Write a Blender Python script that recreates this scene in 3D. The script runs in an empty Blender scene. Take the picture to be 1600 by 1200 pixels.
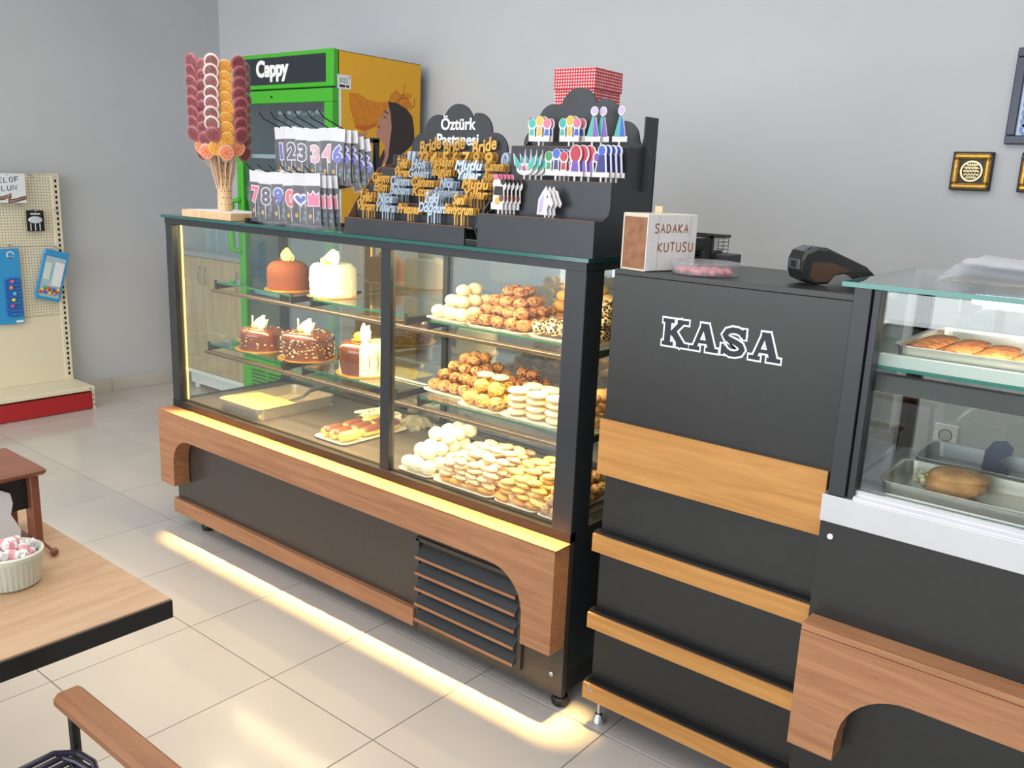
import bpy, math, random
from mathutils import Vector, Matrix, noise
R = random.Random(7)
S = bpy.context.scene
COL = S.collection
PI = math.pi
V = Vector

# ------------------------------------------------------------------ camera
cam_d = bpy.data.cameras.new('camera')
cam = bpy.data.objects.new('camera', cam_d)
COL.objects.link(cam)
yaw, pit, rol, f_px = -0.6732, -0.2276, 0.0424, 1362.8391
fw = V((math.sin(yaw)*math.cos(pit), math.cos(yaw)*math.cos(pit), math.sin(pit)))
rt = V((math.cos(yaw), -math.sin(yaw), 0)); up = rt.cross(fw)
r2 = math.cos(rol)*rt + math.sin(rol)*up
u2 = -math.sin(rol)*rt + math.cos(rol)*up
m = Matrix((r2, u2, -fw)).transposed().to_4x4()
m.translation = V((3.1618, -1.7285, 1.4303))
cam.matrix_world = m
cam_d.sensor_width = 36.0
cam_d.lens = f_px/1600*36.0
cam_d.clip_start = 0.02
S.camera = cam

# ------------------------------------------------------------------ world, lights, exposure
S.view_settings.view_transform = 'Standard'
S.view_settings.look = 'None'
S.view_settings.gamma = 1.0
S.view_settings.use_curve_mapping = False
S.view_settings.exposure = 0.0
S.cycles.use_denoising = True
S.cycles.transparent_max_bounces = 40
S.cycles.max_bounces = 10
S.cycles.sample_clamp_indirect = 8.0

w = bpy.data.worlds.new('sky'); S.world = w; w.use_nodes = True
bg = w.node_tree.nodes['Background']
bg.inputs[0].default_value = (0.86, 0.93, 1.0, 1); bg.inputs[1].default_value = 1.1


def area(name, loc, target, sx, sy, watt, col, spread=180):
    d = bpy.data.lights.new(name, 'AREA'); d.shape = 'RECTANGLE'
    d.size = sx; d.size_y = sy; d.energy = watt; d.color = col; d.spread = math.radians(spread)
    o = bpy.data.objects.new(name, d); COL.objects.link(o)
    o.location = loc
    o.rotation_euler = (V(target)-V(loc)).to_track_quat('-Z', 'Y').to_euler()
    return o


# daylight through the shop front behind the camera, and an added overhead fill, its source unseen
area('shop_front_daylight', (1.0, -5.7, 1.6), (1.2, 0, 1.1), 7.5, 2.4, 290, (0.92, 0.96, 1.0))
area('overhead_fill_light', (1.6, -0.9, 2.86), (1.6, -0.9, 0), 5.0, 3.4, 78, (1.0, 0.97, 0.93))
WARM = (1.0, 0.73, 0.39)
# the display case's own strip lights and one added beam, all pointing down: under the top frame and under both shelves
area('top_strip_light', (0.98, 0.13, 1.222), (0.98, 0.17, 0.5), 1.78, 0.02, 20, WARM)
area('upper_shelf_light', (0.98, 0.245, 0.945), (0.98, 0.30, 0.4), 1.78, 0.015, 6, WARM)
area('lower_shelf_light', (0.98, 0.205, 0.70), (0.98, 0.25, 0.2), 1.78, 0.015, 6, WARM)
area('added_ledge_beam', (1.06, 0.022, 1.236), (1.06, 0.022, 0), 1.9, 0.012, 8.5, (1.0, 0.66, 0.22), 12)  # added narrow beam, source unseen, for the bright strip on ledge and floor
area('hot_case_tube_light', (3.06, 0.14, 1.235), (3.06, 0.2, 0.6), 0.5, 0.02, 4.0, (1.0, 0.86, 0.68))


# ------------------------------------------------------------------ materials
def c(r, g, b):
    def l(x):
        x /= 255.0
        return x/12.92 if x <= 0.04045 else ((x+0.055)/1.055)**2.4
    return (l(r), l(g), l(b), 1)


def M(name, col, rough=0.5, metal=0.0, emit=None, es=0.0, spec=0.5, vary=0.0, scale=20, bump=0.0, alpha=None, coat=0.0, sss=0.0):
    m = bpy.data.materials.new(name); m.use_nodes = True
    nt = m.node_tree; b = nt.nodes['Principled BSDF']
    b.inputs['Base Color'].default_value = col
    b.inputs['Roughness'].default_value = rough
    b.inputs['Metallic'].default_value = metal
    b.inputs['Specular IOR Level'].default_value = spec
    b.inputs['Coat Weight'].default_value = coat
    if emit:
        b.inputs['Emission Color'].default_value = emit; b.inputs['Emission Strength'].default_value = es
    if vary or bump:
        tc = nt.nodes.new('ShaderNodeTexCoord'); nz = nt.nodes.new('ShaderNodeTexNoise')
        nz.inputs['Scale'].default_value = scale; nz.inputs['Detail'].default_value = 4
        nt.links.new(tc.outputs['Object'], nz.inputs['Vector'])
        if vary:
            r = nt.nodes.new('ShaderNodeValToRGB')
            r.color_ramp.elements[0].position = 0.3; r.color_ramp.elements[1].position = 0.7
            r.color_ramp.elements[0].color = tuple(x*(1-vary) for x in col[:3])+(1,)
            r.color_ramp.elements[1].color = tuple(min(1, x*(1+vary)) for x in col[:3])+(1,)
            nt.links.new(nz.outputs['Fac'], r.inputs['Fac'])
            nt.links.new(r.outputs['Color'], b.inputs['Base Color'])
        if bump:
            bp = nt.nodes.new('ShaderNodeBump'); bp.inputs['Strength'].default_value = bump; bp.inputs['Distance'].default_value = 0.01
            nt.links.new(nz.outputs['Fac'], bp.inputs['Height']); nt.links.new(bp.outputs['Normal'], b.inputs['Normal'])
    return m


def wood(name, c1, c2, sc=(1.2, 16, 16), rough=0.45, streak=1.0):
    m = bpy.data.materials.new(name); m.use_nodes = True
    nt = m.node_tree; b = nt.nodes['Principled BSDF']; b.inputs['Roughness'].default_value = rough
    b.inputs['Specular IOR Level'].default_value = 0.35
    tc = nt.nodes.new('ShaderNodeTexCoord'); mp = nt.nodes.new('ShaderNodeMapping')
    mp.inputs['Scale'].default_value = sc
    nt.links.new(tc.outputs['Object'], mp.inputs['Vector'])
    n1 = nt.nodes.new('ShaderNodeTexNoise'); n1.inputs['Scale'].default_value = 2.0; n1.inputs['Detail'].default_value = 8; n1.inputs['Roughness'].default_value = 0.7
    n1.inputs['Distortion'].default_value = 0.6
    nt.links.new(mp.outputs['Vector'], n1.inputs['Vector'])
    r = nt.nodes.new('ShaderNodeValToRGB')
    r.color_ramp.elements[0].position = 0.30; r.color_ramp.elements[0].color = c2
    r.color_ramp.elements[1].position = 0.62; r.color_ramp.elements[1].color = c1
    nt.links.new(n1.outputs['Fac'], r.inputs['Fac']); nt.links.new(r.outputs['Color'], b.inputs['Base Color'])
    return m


def glass(name, tint=(0.95, 0.98, 0.97, 1), f0=0.05, rough=0.0, gain=1.0, gl=(1, 1, 1, 1)):
    """a thin pane: clear with a mirror sheen that grows at a glancing angle"""
    m = bpy.data.materials.new(name); m.use_nodes = True
    nt = m.node_tree; nt.nodes.remove(nt.nodes['Principled BSDF']); out = nt.nodes['Material Output']
    lw = nt.nodes.new('ShaderNodeLayerWeight'); lw.inputs['Blend'].default_value = 0.5
    p = nt.nodes.new('ShaderNodeMath'); p.operation = 'POWER'; p.inputs[1].default_value = 4.5
    a = nt.nodes.new('ShaderNodeMath'); a.operation = 'MULTIPLY_ADD'; a.inputs[1].default_value = gain*(1-f0); a.inputs[2].default_value = f0
    a.use_clamp = True
    nt.links.new(lw.outputs['Facing'], p.inputs[0]); nt.links.new(p.outputs[0], a.inputs[0])
    t = nt.nodes.new('ShaderNodeBsdfTransparent'); t.inputs[0].default_value = tint
    g = nt.nodes.new('ShaderNodeBsdfGlossy'); g.inputs['Color'].default_value = gl; g.inputs['Roughness'].default_value = rough
    mx = nt.nodes.new('ShaderNodeMixShader')
    nt.links.new(a.outputs[0], mx.inputs[0]); nt.links.new(t.outputs[0], mx.inputs[1]); nt.links.new(g.outputs[0], mx.inputs[2])
    nt.links.new(mx.outputs[0], out.inputs[0])
    return m


def film(name, tint, haze, hazecol=(0.9, 0.9, 0.9, 1), rough=0.15):
    """crinkled plastic film: mostly clear, some white haze and sheen"""
    m = bpy.data.materials.new(name); m.use_nodes = True
    nt = m.node_tree; nt.nodes.remove(nt.nodes['Principled BSDF']); out = nt.nodes['Material Output']
    t = nt.nodes.new('ShaderNodeBsdfTransparent'); t.inputs[0].default_value = tint
    b = nt.nodes.new('ShaderNodeBsdfPrincipled'); b.inputs['Base Color'].default_value = hazecol; b.inputs['Roughness'].default_value = rough
    tc = nt.nodes.new('ShaderNodeTexCoord'); nz = nt.nodes.new('ShaderNodeTexNoise'); nz.inputs['Scale'].default_value = 60
    nt.links.new(tc.outputs['Object'], nz.inputs['Vector'])
    bp = nt.nodes.new('ShaderNodeBump'); bp.inputs['Strength'].default_value = 0.6; bp.inputs['Distance'].default_value = 0.01
    nt.links.new(nz.outputs['Fac'], bp.inputs['Height']); nt.links.new(bp.outputs['Normal'], b.inputs['Normal'])
    mx = nt.nodes.new('ShaderNodeMixShader'); mx.inputs[0].default_value = haze
    nt.links.new(t.outputs[0], mx.inputs[1]); nt.links.new(b.outputs[0], mx.inputs[2]); nt.links.new(mx.outputs[0], out.inputs[0])
    return m


def dotted(name, base, dot, scale, thr, rough=0.5, coord='Object', jitter=1.0, bump=0.0):
    m = bpy.data.materials.new(name); m.use_nodes = True
    nt = m.node_tree; b = nt.nodes['Principled BSDF']; b.inputs['Roughness'].default_value = rough
    tc = nt.nodes.new('ShaderNodeTexCoord'); vo = nt.nodes.new('ShaderNodeTexVoronoi')
    vo.inputs['Scale'].default_value = scale; vo.inputs['Randomness'].default_value = jitter
    if coord == 'flat':
        sx = nt.nodes.new('ShaderNodeSeparateXYZ'); ad = nt.nodes.new('ShaderNodeMath'); ad.operation = 'ADD'; cb = nt.nodes.new('ShaderNodeCombineXYZ')
        nt.links.new(tc.outputs['Object'], sx.inputs[0]); nt.links.new(sx.outputs[0], ad.inputs[0]); nt.links.new(sx.outputs[1], ad.inputs[1])
        nt.links.new(ad.outputs[0], cb.inputs[0]); nt.links.new(sx.outputs[2], cb.inputs[1]); vo.voronoi_dimensions = '2D'
        nt.links.new(cb.outputs[0], vo.inputs['Vector'])
    else:
        nt.links.new(tc.outputs[coord], vo.inputs['Vector'])
    lt = nt.nodes.new('ShaderNodeMath'); lt.operation = 'LESS_THAN'; lt.inputs[1].default_value = thr
    nt.links.new(vo.outputs['Distance'], lt.inputs[0])
    mx = nt.nodes.new('ShaderNodeMix'); mx.data_type = 'RGBA'
    mx.inputs[6].default_value = base; mx.inputs[7].default_value = dot
    nt.links.new(lt.outputs[0], mx.inputs[0]); nt.links.new(mx.outputs[2], b.inputs['Base Color'])
    return m


def cracked(name, base, dark, scale=34, rough=0.75):
    """biscuit crust: paler ridges, dark cracks"""
    m = bpy.data.materials.new(name); m.use_nodes = True
    nt = m.node_tree; b = nt.nodes['Principled BSDF']; b.inputs['Roughness'].default_value = rough
    tc = nt.nodes.new('ShaderNodeTexCoord'); mp = nt.nodes.new('ShaderNodeMapping'); mp.inputs['Scale'].default_value = (1, 2.2, 1.6)
    oi = nt.nodes.new('ShaderNodeObjectInfo'); nt.links.new(oi.outputs['Random'], mp.inputs['Location'])
    nz = nt.nodes.new('ShaderNodeTexNoise'); nz.inputs['Scale'].default_value = scale; nz.inputs['Detail'].default_value = 3; nz.inputs['Distortion'].default_value = 1.2
    nt.links.new(tc.outputs['Object'], mp.inputs['Vector']); nt.links.new(mp.outputs['Vector'], nz.inputs['Vector'])
    r = nt.nodes.new('ShaderNodeValToRGB'); e = r.color_ramp.elements
    e[0].position = 0.41; e[0].color = dark; e[1].position = 0.51; e[1].color = base
    nt.links.new(nz.outputs['Fac'], r.inputs['Fac'])
    nt.links.new(r.outputs['Color'], b.inputs['Base Color'])
    bp = nt.nodes.new('ShaderNodeBump'); bp.inputs['Strength'].default_value = 0.7; bp.inputs['Distance'].default_value = 0.004
    nt.links.new(nz.outputs['Fac'], bp.inputs['Height']); nt.links.new(bp.outputs['Normal'], b.inputs['Normal'])
    return m


wall_m = M('wall_paint', c(194, 196, 199), 0.75, spec=0.2, vary=0.03, scale=2)
ceil_m = M('ceiling_paint', c(232, 232, 230), 0.9, spec=0.1)
grout_m = M('grout', c(118, 112, 106), 0.9)
tile_m = M('floor_tile_glaze', c(194, 188, 183), 0.15, vary=0.05, scale=2.2, spec=0.55)
skirt_m = M('skirting_tile', c(196, 191, 184), 0.4, vary=0.06, scale=5)
black_m = M('black_board', c(33, 34, 32), 0.36, spec=0.5, vary=0.12, scale=60)
blackp_m = M('grey_black_board', c(66, 59, 53), 0.3, spec=0.55, vary=0.06, scale=40)
frame_m = M('black_metal', c(38, 42, 46), 0.4, spec=0.5)
dark_m = M('dark_plastic', c(24, 24, 25), 0.5)
steel_m = M('brushed_steel', c(205, 205, 208), 0.34, 0.7, vary=0.04, scale=4)
chrome_m = M('chrome', c(220, 222, 225), 0.12, 1.0)
walnut_m = wood('oak_laminate', c(178, 128, 92), c(146, 99, 68), (1.3, 14, 22))
oak_m = wood('yellow_oak', c(196, 143, 80), c(168, 115, 58), (1.2, 10, 20))
table_m = wood('table_top_wood', c(192, 160, 130), c(170, 134, 102), (10, 1.3, 10), 0.35)
edge_dark_m = M('black_table_edge', c(22, 22, 22), 0.4)
glass_m = glass('clear_glass', (0.94, 0.97, 0.955, 1), 0.045)
door_glass_m = glass('rear_door_glass', (0.74, 0.78, 0.78, 1), 0.30)
shelf_glass_m = glass('shelf_glass', (0.90, 0.96, 0.93, 1), 0.08)
glass_edge_m = M('green_glass_edge', c(28, 92, 84), 0.12, spec=0.6)
glass_edge2_m = M('light_green_glass_edge', c(38, 124, 114), 0.15, spec=0.6)
shelf_edge_m = M('shelf_glass_edge', c(34, 96, 74), 0.2, spec=0.6)
led_m = M('warm_led', c(255, 190, 90), 0.5, emit=(1.0, 0.55, 0.16, 1), es=1.6)
led_w_m = M('white_led', c(255, 250, 240), 0.5, emit=(1.0, 0.93, 0.82, 1), es=6.0)
rail_m = M('brown_rail', c(96, 84, 74), 0.35, 0.3)
deck_m = M('grey_steel_deck', c(100, 92, 86), 0.38, 0.25, vary=0.05, scale=6)
alu_m = M('aluminium', c(205, 200, 190), 0.3, 0.8)
gold_m = M('gold_card', c(214, 158, 62), 0.3, 0.6)
white_m = M('white_plastic', c(238, 238, 236), 0.4)
paper_m = M('white_paper', c(228, 230, 232), 0.8)
creamshelf_m = M('cream_metal', c(226, 216, 190), 0.45)
red_m = M('red_metal', c(168, 34, 38), 0.4)
green_m = M('green_metal', c(66, 170, 40), 0.35)
greend_m = M('dark_green_slot', c(30, 80, 30), 0.6)
yellow_m = M('yellow_vinyl', c(232, 172, 34), 0.5)
tan_m = wood('light_wood', c(226, 190, 150), c(204, 162, 120), (14, 14, 1.6), 0.6)
beech_m = wood('cabinet_oak', c(196, 172, 138), c(172, 146, 112), (10, 10, 1.2), 0.5)


# ------------------------------------------------------------------ mesh builder
ORG = {}


class MB:
    def __init__(s): s.v = []; s.f = []; s.sm = []

    def add(s, vs, fs, smooth=False):
        o = len(s.v); s.v += [tuple(p) for p in vs]
        for q in fs: s.f.append([i+o for i in q]); s.sm.append(smooth)
        return s

    def box(s, x0, x1, y0, y1, z0, z1, b=0.0):
        cx, cy, cz = (x0+x1)/2, (y0+y1)/2, (z0+z1)/2; h = [abs(x1-x0)/2, abs(y1-y0)/2, abs(z1-z0)/2]
        if b <= 0:
            vs = [(cx+sx*h[0], cy+sy*h[1], cz+sz*h[2]) for sx in (-1, 1) for sy in (-1, 1) for sz in (-1, 1)]
            return s.add(vs, [(0, 1, 3, 2), (4, 6, 7, 5), (0, 4, 5, 1), (2, 3, 7, 6), (0, 2, 6, 4), (1, 5, 7, 3)])
        b = min(b, min(h)*0.98); vs = []; ix = {}
        for sx in (-1, 1):
            for sy in (-1, 1):
                for sz in (-1, 1):
                    for a in range(3):
                        q = [h[0]-b, h[1]-b, h[2]-b]; q[a] = h[a]
                        ix[(sx, sy, sz, a)] = len(vs); vs.append((cx+sx*q[0], cy+sy*q[1], cz+sz*q[2]))
        fs = []
        sg = [(-1, -1), (-1, 1), (1, 1), (1, -1)]
        def key(a, sa, bb, sb, cc, sc, ax):
            k = [0, 0, 0]; k[a] = sa; k[bb] = sb; k[cc] = sc
            return ix[(k[0], k[1], k[2], ax)]
        for a in range(3):
            bb, cc = (a+1) % 3, (a+2) % 3
            for sa in (-1, 1): fs.append([key(a, sa, bb, p, cc, q, a) for p, q in sg])
            for sa in (-1, 1):
                for sb in (-1, 1):
                    fs.append([key(a, sa, bb, sb, cc, -1, a), key(a, sa, bb, sb, cc, 1, a), key(a, sa, bb, sb, cc, 1, bb), key(a, sa, bb, sb, cc, -1, bb)])
        for sx in (-1, 1):
            for sy in (-1, 1):
                for sz in (-1, 1): fs.append([ix[(sx, sy, sz, a)] for a in range(3)])
        return s.add(vs, fs)

    def ring(s, rings, close=True, cap=True, smooth=True):
        n = len(rings[0]); vs = [p for r in rings for p in r]; fs = []
        for i in range(len(rings)-1):
            for j in range(n if close else n-1):
                k = (j+1) % n; fs.append((i*n+j, i*n+k, (i+1)*n+k, (i+1)*n+j))
        s.add(vs, fs, smooth)
        if cap:
            s.add(rings[0], [list(range(n))[::-1]]); s.add(rings[-1], [list(range(n))])
        return s

    def tube(s, pts, r, n=8, cap=True):
        pts = [V(p) for p in pts]; rings = []; prev = None
        rs = r if isinstance(r, (list, tuple)) else [r]*len(pts)
        for i, p in enumerate(pts):
            t = (pts[min(i+1, len(pts)-1)]-pts[max(i-1, 0)]).normalized()
            a = V((0, 0, 1)) if abs(t.z) < 0.9 else V((1, 0, 0))
            if prev is not None: a = prev
            e = t.cross(a).normalized(); g = e.cross(t).normalized(); prev = g
            rings.append([p+rs[i]*(math.cos(2*PI*k/n)*e+math.sin(2*PI*k/n)*g) for k in range(n)])
        return s.ring(rings, True, cap)

    def lathe(s, prof, n=28, ctr=(0, 0, 0), a0=0.0, a1=2*PI, fn=None, cap=True):
        full = abs(a1-a0-2*PI) < 1e-6; rings = []
        for r, z in prof:
            rg = []
            for k in range(n if full else n+1):
                a = a0+(a1-a0)*k/n; p = V((r*math.cos(a), r*math.sin(a), z))
                if fn: p = fn(p, a)
                rg.append(p+V(ctr))
            rings.append(rg)
        return s.ring(rings, full, cap and full)

    def ball(s, ctr, rx, ry, rz, nu=14, nv=8, fn=None, flat=None):
        prof = []; ctr = V(ctr)
        vs = []; fs = []
        for i in range(nv+1):
            th = PI*i/nv
            for j in range(nu):
                a = 2*PI*j/nu; d = V((math.sin(th)*math.cos(a), math.sin(th)*math.sin(a), math.cos(th)))
                k = 1+(fn(d) if fn else 0); p = V((d.x*rx*k, d.y*ry*k, d.z*rz*k))
                if flat is not None and p.z < flat: p.z = flat
                vs.append(p+ctr)
        for i in range(nv):
            for j in range(nu): fs.append((i*nu+j, i*nu+(j+1) % nu, (i+1)*nu+(j+1) % nu, (i+1)*nu+j))
        return s.add(vs, fs, True)

    def prism(s, poly, plane, d0, d1):
        def mk(p, d):
            if plane == 'xz': return (p[0], d, p[1])
            if plane == 'yz': return (d, p[0], p[1])
            return (p[0], p[1], d)
        n = len(poly); a = [mk(p, d0) for p in poly]; b = [mk(p, d1) for p in poly]
        s.add(a+b, [list(range(n))[::-1], list(range(n, 2*n))]+[(i, (i+1) % n, n+(i+1) % n, n+i) for i in range(n)])
        return s

    def stroke(s, pts, wd, plane, d0, d1, closed=False):
        """a flat pen stroke of width wd along 2D points, with thickness d0..d1; square ends"""
        P = [V((p[0], p[1])) for p in pts]; n = len(P); L = []; Rr = []
        for i in range(n):
            a = P[(i-1) % n] if closed else P[max(i-1, 0)]; b = P[(i+1) % n] if closed else P[min(i+1, n-1)]
            t = (b-a).normalized(); nn = V((-t.y, t.x))
            k = 1.0
            if 0 < i < n-1 or closed:
                t1 = (P[i]-P[(i-1) % n]).normalized(); cs = abs(t1.dot(t)); k = min(1/max(cs, 0.5), 1.6)
            L.append(P[i]+nn*wd/2*k); Rr.append(P[i]-nn*wd/2*k)
        if closed:
            for i in range(n):
                j = (i+1) % n
                s.prism([L[i], L[j], Rr[j], Rr[i]], plane, d0, d1)
        else:
            s.prism([*L, *Rr[::-1]], plane, d0, d1)
        return s

    def mesh(s, name, org=V((0, 0, 0)), fix=True, crease=40):
        me = bpy.data.meshes.new(name)
        me.from_pydata([(p[0]-org[0], p[1]-org[1], p[2]-org[2]) for p in s.v], [], s.f)
        me.polygons.foreach_set('use_smooth', s.sm)
        if fix:
            import bmesh
            bm = bmesh.new(); bm.from_mesh(me)
            bmesh.ops.remove_doubles(bm, verts=bm.verts, dist=1e-6)
            bmesh.ops.recalc_face_normals(bm, faces=bm.faces); bm.to_mesh(me); bm.free()
        if any(s.sm): me.set_sharp_from_angle(angle=math.radians(crease))
        return me

    def build(s, name, mat, parent=None, label=None, kind=None, fix=True):
        org = ORG.get(parent, V((0, 0, 0))) if parent else V((0, 0, 0))
        me = s.mesh(name, org, fix)
        return put(name, me, mat, parent, label, kind)


def put(name, me, mat, parent=None, label=None, kind=None, loc=(0, 0, 0), rot=(0, 0, 0)):
    o = bpy.data.objects.new(name, me); COL.objects.link(o)
    if mat is not None and len(me.materials) == 0: me.materials.append(mat)
    if parent:
        o.parent = parent; ORG[o] = ORG.get(parent, V((0, 0, 0)))
    o.location = loc; o.rotation_euler = rot
    if label: o['label'] = label
    if kind: o['kind'] = kind
    return o


def fixed(mb, name, mat, parent, loc, rot=(0, 0, 0), label=None):
    return put(name, mb.mesh(name), mat, parent, label, loc=V(loc)-ORG.get(parent, V((0, 0, 0))), rot=rot)


def thing(name, label, cat, loc=(0, 0, 0), rotz=0.0, group=None, local=False):
    o = bpy.data.objects.new(name, None); COL.objects.link(o); o.empty_display_size = 0.05
    o.location = loc; o.rotation_euler = (0, 0, rotz); o['label'] = label; o['category'] = cat
    if group: o['group'] = group
    ORG[o] = V((0, 0, 0)) if local else V(loc)
    return o


def tag(o, label, cat, group=None, kind=None):
    o['label'] = label; o['category'] = cat
    if group: o['group'] = group
    if kind: o['kind'] = kind
    return o


def dup(root, loc, rot=None, label=None, group=None, mats=None):
    r = root.copy(); COL.objects.link(r); r.location = loc
    if rot is not None: r.rotation_euler = rot
    if label: r['label'] = label
    if group: r['group'] = group
    for ch in list(root.children):
        k = ch.copy(); COL.objects.link(k); k.parent = r
        for g in ch.children:
            d = g.copy(); COL.objects.link(d); d.parent = k
    return r


def structure(o): o['kind'] = 'structure'; return o


def text_mesh(s, size, ext=0.0, offset=0.0, shear=0.0, align='CENTER', spacing=1.0, line=1.0, res=3):
    cu = bpy.data.curves.new('lettering', 'FONT'); cu.body = s; cu.size = size; cu.extrude = ext; cu.offset = offset
    cu.shear = shear; cu.align_x = align; cu.align_y = 'CENTER'; cu.space_character = spacing; cu.space_line = line; cu.resolution_u = res
    o = bpy.data.objects.new('lettering', cu); COL.objects.link(o)
    dg = bpy.context.evaluated_depsgraph_get(); o.update_tag(); dg.update()
    me = bpy.data.meshes.new_from_object(o.evaluated_get(dg))
    bpy.data.objects.remove(o); bpy.data.curves.remove(cu)
    return me


def arc(cx, cy, r, a0, a1, n=10):
    return [(cx+r*math.cos(math.radians(a0+(a1-a0)*i/n)), cy+r*math.sin(math.radians(a0+(a1-a0)*i/n))) for i in range(n+1)]

# ================================================================== ROOM
XW, YW, YF, XR, ZC = -2.29, 1.82, -6.0, 6.0, 2.9
structure(MB().box(XW-.1, XW, YF, YW+.1, 0, ZC).build('wall_left', wall_m))
structure(MB().box(XW-.1, XR, YW, YW+.1, 0, ZC).build('wall_back', wall_m))
structure(MB().box(XR, XR+.1, YF, YW+.1, 0, ZC).build('wall_right', wall_m))
structure(MB().box(XW-.1, XR+.1, YF, YW+.1, ZC, ZC+.1).build('ceiling', ceil_m))
wf = structure(MB().box(XW, XR, YF-.1, YF, 0, .35).box(XW, XR, YF-.1, YF, 2.75, ZC).build('wall_front', wall_m))
wn = structure(MB().box(XW, XR, YF-.08, YF-.02, .35, .41).box(XW, XR, YF-.08, YF-.02, 2.69, 2.75).build('window_1', dark_m))
for k in range(7):
    x = XW+.03+k*(XR-XW-.06)/6
    MB().box(x-.03, x+.03, YF-.08, YF-.02, .41, 2.69).build('mullion', dark_m, wn)
fl = structure(MB().box(XW-.1, XR, YF, YW+.1, -.05, -.0015).build('floor', grout_m))
T = .4314
tm = MB().box(-T/2+.0016, T/2-.0016, -T/2+.0016, T/2-.0016, -.01, 0, .0008).mesh('tile')
tm.materials.append(tile_m)
for i in range(-7, 8):
    for j in range(-5, 5):
        cx, cy = -.0644+T*(i+.5), .0665+T*(j-.5)
        if cx+T/2 < XW or cy-T/2 > YW: continue
        put('tile', tm, None, fl, loc=(cx, cy, R.uniform(-.0003, 0.0)))
# skirting tiles
for nm, hor in (('baseboard_left', False), ('baseboard_back', True)):
    b = structure(MB().box(*((XW, XR, YW-.004, YW, 0, .083) if hor else (XW, XW+.004, YF, YW, 0, .083))).build(nm, grout_m))
    sk = (MB().box(0, T-.003, -.006, 0, 0, .085, .001) if hor else MB().box(0, .006, 0, T-.003, 0, .085, .001)).mesh('tile'); sk.materials.append(skirt_m)
    for k in range(14):
        if hor: put('tile', sk, None, b, loc=(XW+.01+T*k, YW-.004, 0))
        elif k < 10: put('tile', sk, None, b, loc=(XW+.004, YW-.012-T*(k+1), 0))

# ================================================================== DISPLAY CASE
L = 1.95
dc = thing('display_case', 'long glass cake display case with oak band, louvre grille and warm lights', 'display case', (0, .07, 0))
band = [(0, .2), (0, .5), (L, .5), (L, .2), (1.848, .2), (1.848, .285)] + arc(1.73, .285, .118, 6, 90, 10) + [(1.2, .403), (.7, .403)] + arc(.205, .295, .108, 90, 174, 10) + [(.097, .295), (.097, .2)]
MB().prism(band, 'xz', 0, .066).build('front_band', walnut_m, dc, 'oak front band with rounded cut-out below')
MB().box(-.001, L+.001, .0, .068, .498, .502, .0008).build('ledge', walnut_m, dc)
MB().box(0.004, 1.39, .07, .086, .11, .5).build('lower_panel', blackp_m, dc)
MB().box(0, 1.386, .05, .07, .057, .116, .001).build('lower_strip', walnut_m, dc, 'oak strip along the bottom')
MB().box(1.39, L, .068, .086, .042, .5).build('service_panel', blackp_m, dc)
MB().box(.13, L-.005, .085, .6, .045, .12).build('plinth', dark_m, dc)
MB().box(0.002, L-.002, .086, .62, .11, .5).build('cabinet_body', frame_m, dc)
fixed(MB().lathe([(.0, 0), (.006, 0), (.007, .006), (.003, .007), (0, .007)], 12), 'panel_screw', chrome_m, dc, (1.915, .068, .105), (PI/2, 0, 0))
gr = MB().box(1.385, 1.40, .058, .07, .088, .352).box(1.795, 1.81, .058, .07, .075, .30).box(1.385, 1.81, .058, .07, .345, .356).build('grille', blackp_m, dc)
MB().box(1.39, 1.81, .0665, .0675, .08, .35).build('grille_back', dark_m, gr)
for k in range(5):
    z = .092+.052*k
    mb = MB(); x0, x1 = 1.40, 1.795
    mb.add([(x0, .066, z+.03), (x1, .066, z+.03), (x1, .042, z), (x0, .042, z), (x0, .066, z+.026), (x1, .066, z+.026), (x1, .042, z-.005), (x0, .042, z-.005)],
           [(0, 1, 2, 3), (7, 6, 5, 4), (3, 2, 6, 7), (0, 3, 7, 4), (1, 5, 6, 2), (0, 4, 5, 1)])
    mb.build('slat', frame_m, gr)
    MB().box(x0, x1, .0395, .042, z-.005, z+.004).build('slat_lip', walnut_m, gr, 'bare wood-brown front edge of a louvre')
for x, y in ((.145, .11), (1.925, .1), (.145, .58), (1.925, .58)):
    MB().lathe([(.010, .05), (.010, .03), (.022, .028), (.026, .016), (.022, .003), (.016, 0)], 16, (x, y, 0)).build('foot', dark_m, dc)
MB().box(0, L, .066, .092, .502, .53, .001).build('glass_channel', dark_m, dc)
for a in ((0, .046, .068, .1), (1.2, 1.241, .075, .1), (1.885, L, .068, .15), (0, .04, .585, .62), (1.905, L, .585, .62)):
    MB().box(a[0], a[1], a[2], a[3], .5, 1.225, .0015).build('post', frame_m, dc)
MB().box(0, L, .066, .1, 1.221, 1.244, .001).box(0, L, .59, .62, 1.221, 1.244).box(0, .04, .1, .59, 1.221, 1.244).box(L-.045, L, .1, .59, 1.221, 1.244).build('top_frame', frame_m, dc)
MB().box(L-.045, L, .15, .59, .502, .528).box(0, .04, .1, .59, .502, .528).box(0, L, .57, .62, .502, .535).build('bottom_frame', frame_m, dc)
MB().box(-.012, L+.008, .06, .625, 1.2445, 1.254).build('glass_top', glass('top_glass', (0.72, 0.84, 0.82, 1), .08), dc)
MB().box(-.013, L+.009, .0585, .0605, 1.2443, 1.2542).box(L+.0075, L+.0095, .06, .625, 1.2443, 1.2542).box(-.0135, -.0115, .06, .625, 1.2443, 1.2542).build('glass_edge', glass_edge_m, dc, 'green cut edge of the glass top')
for a in ((.046, 1.2), (1.241, 1.885)):
    MB().box(a[0], a[1], .083, .088, .53, 1.222).build('front_pane', glass_m, dc)
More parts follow.
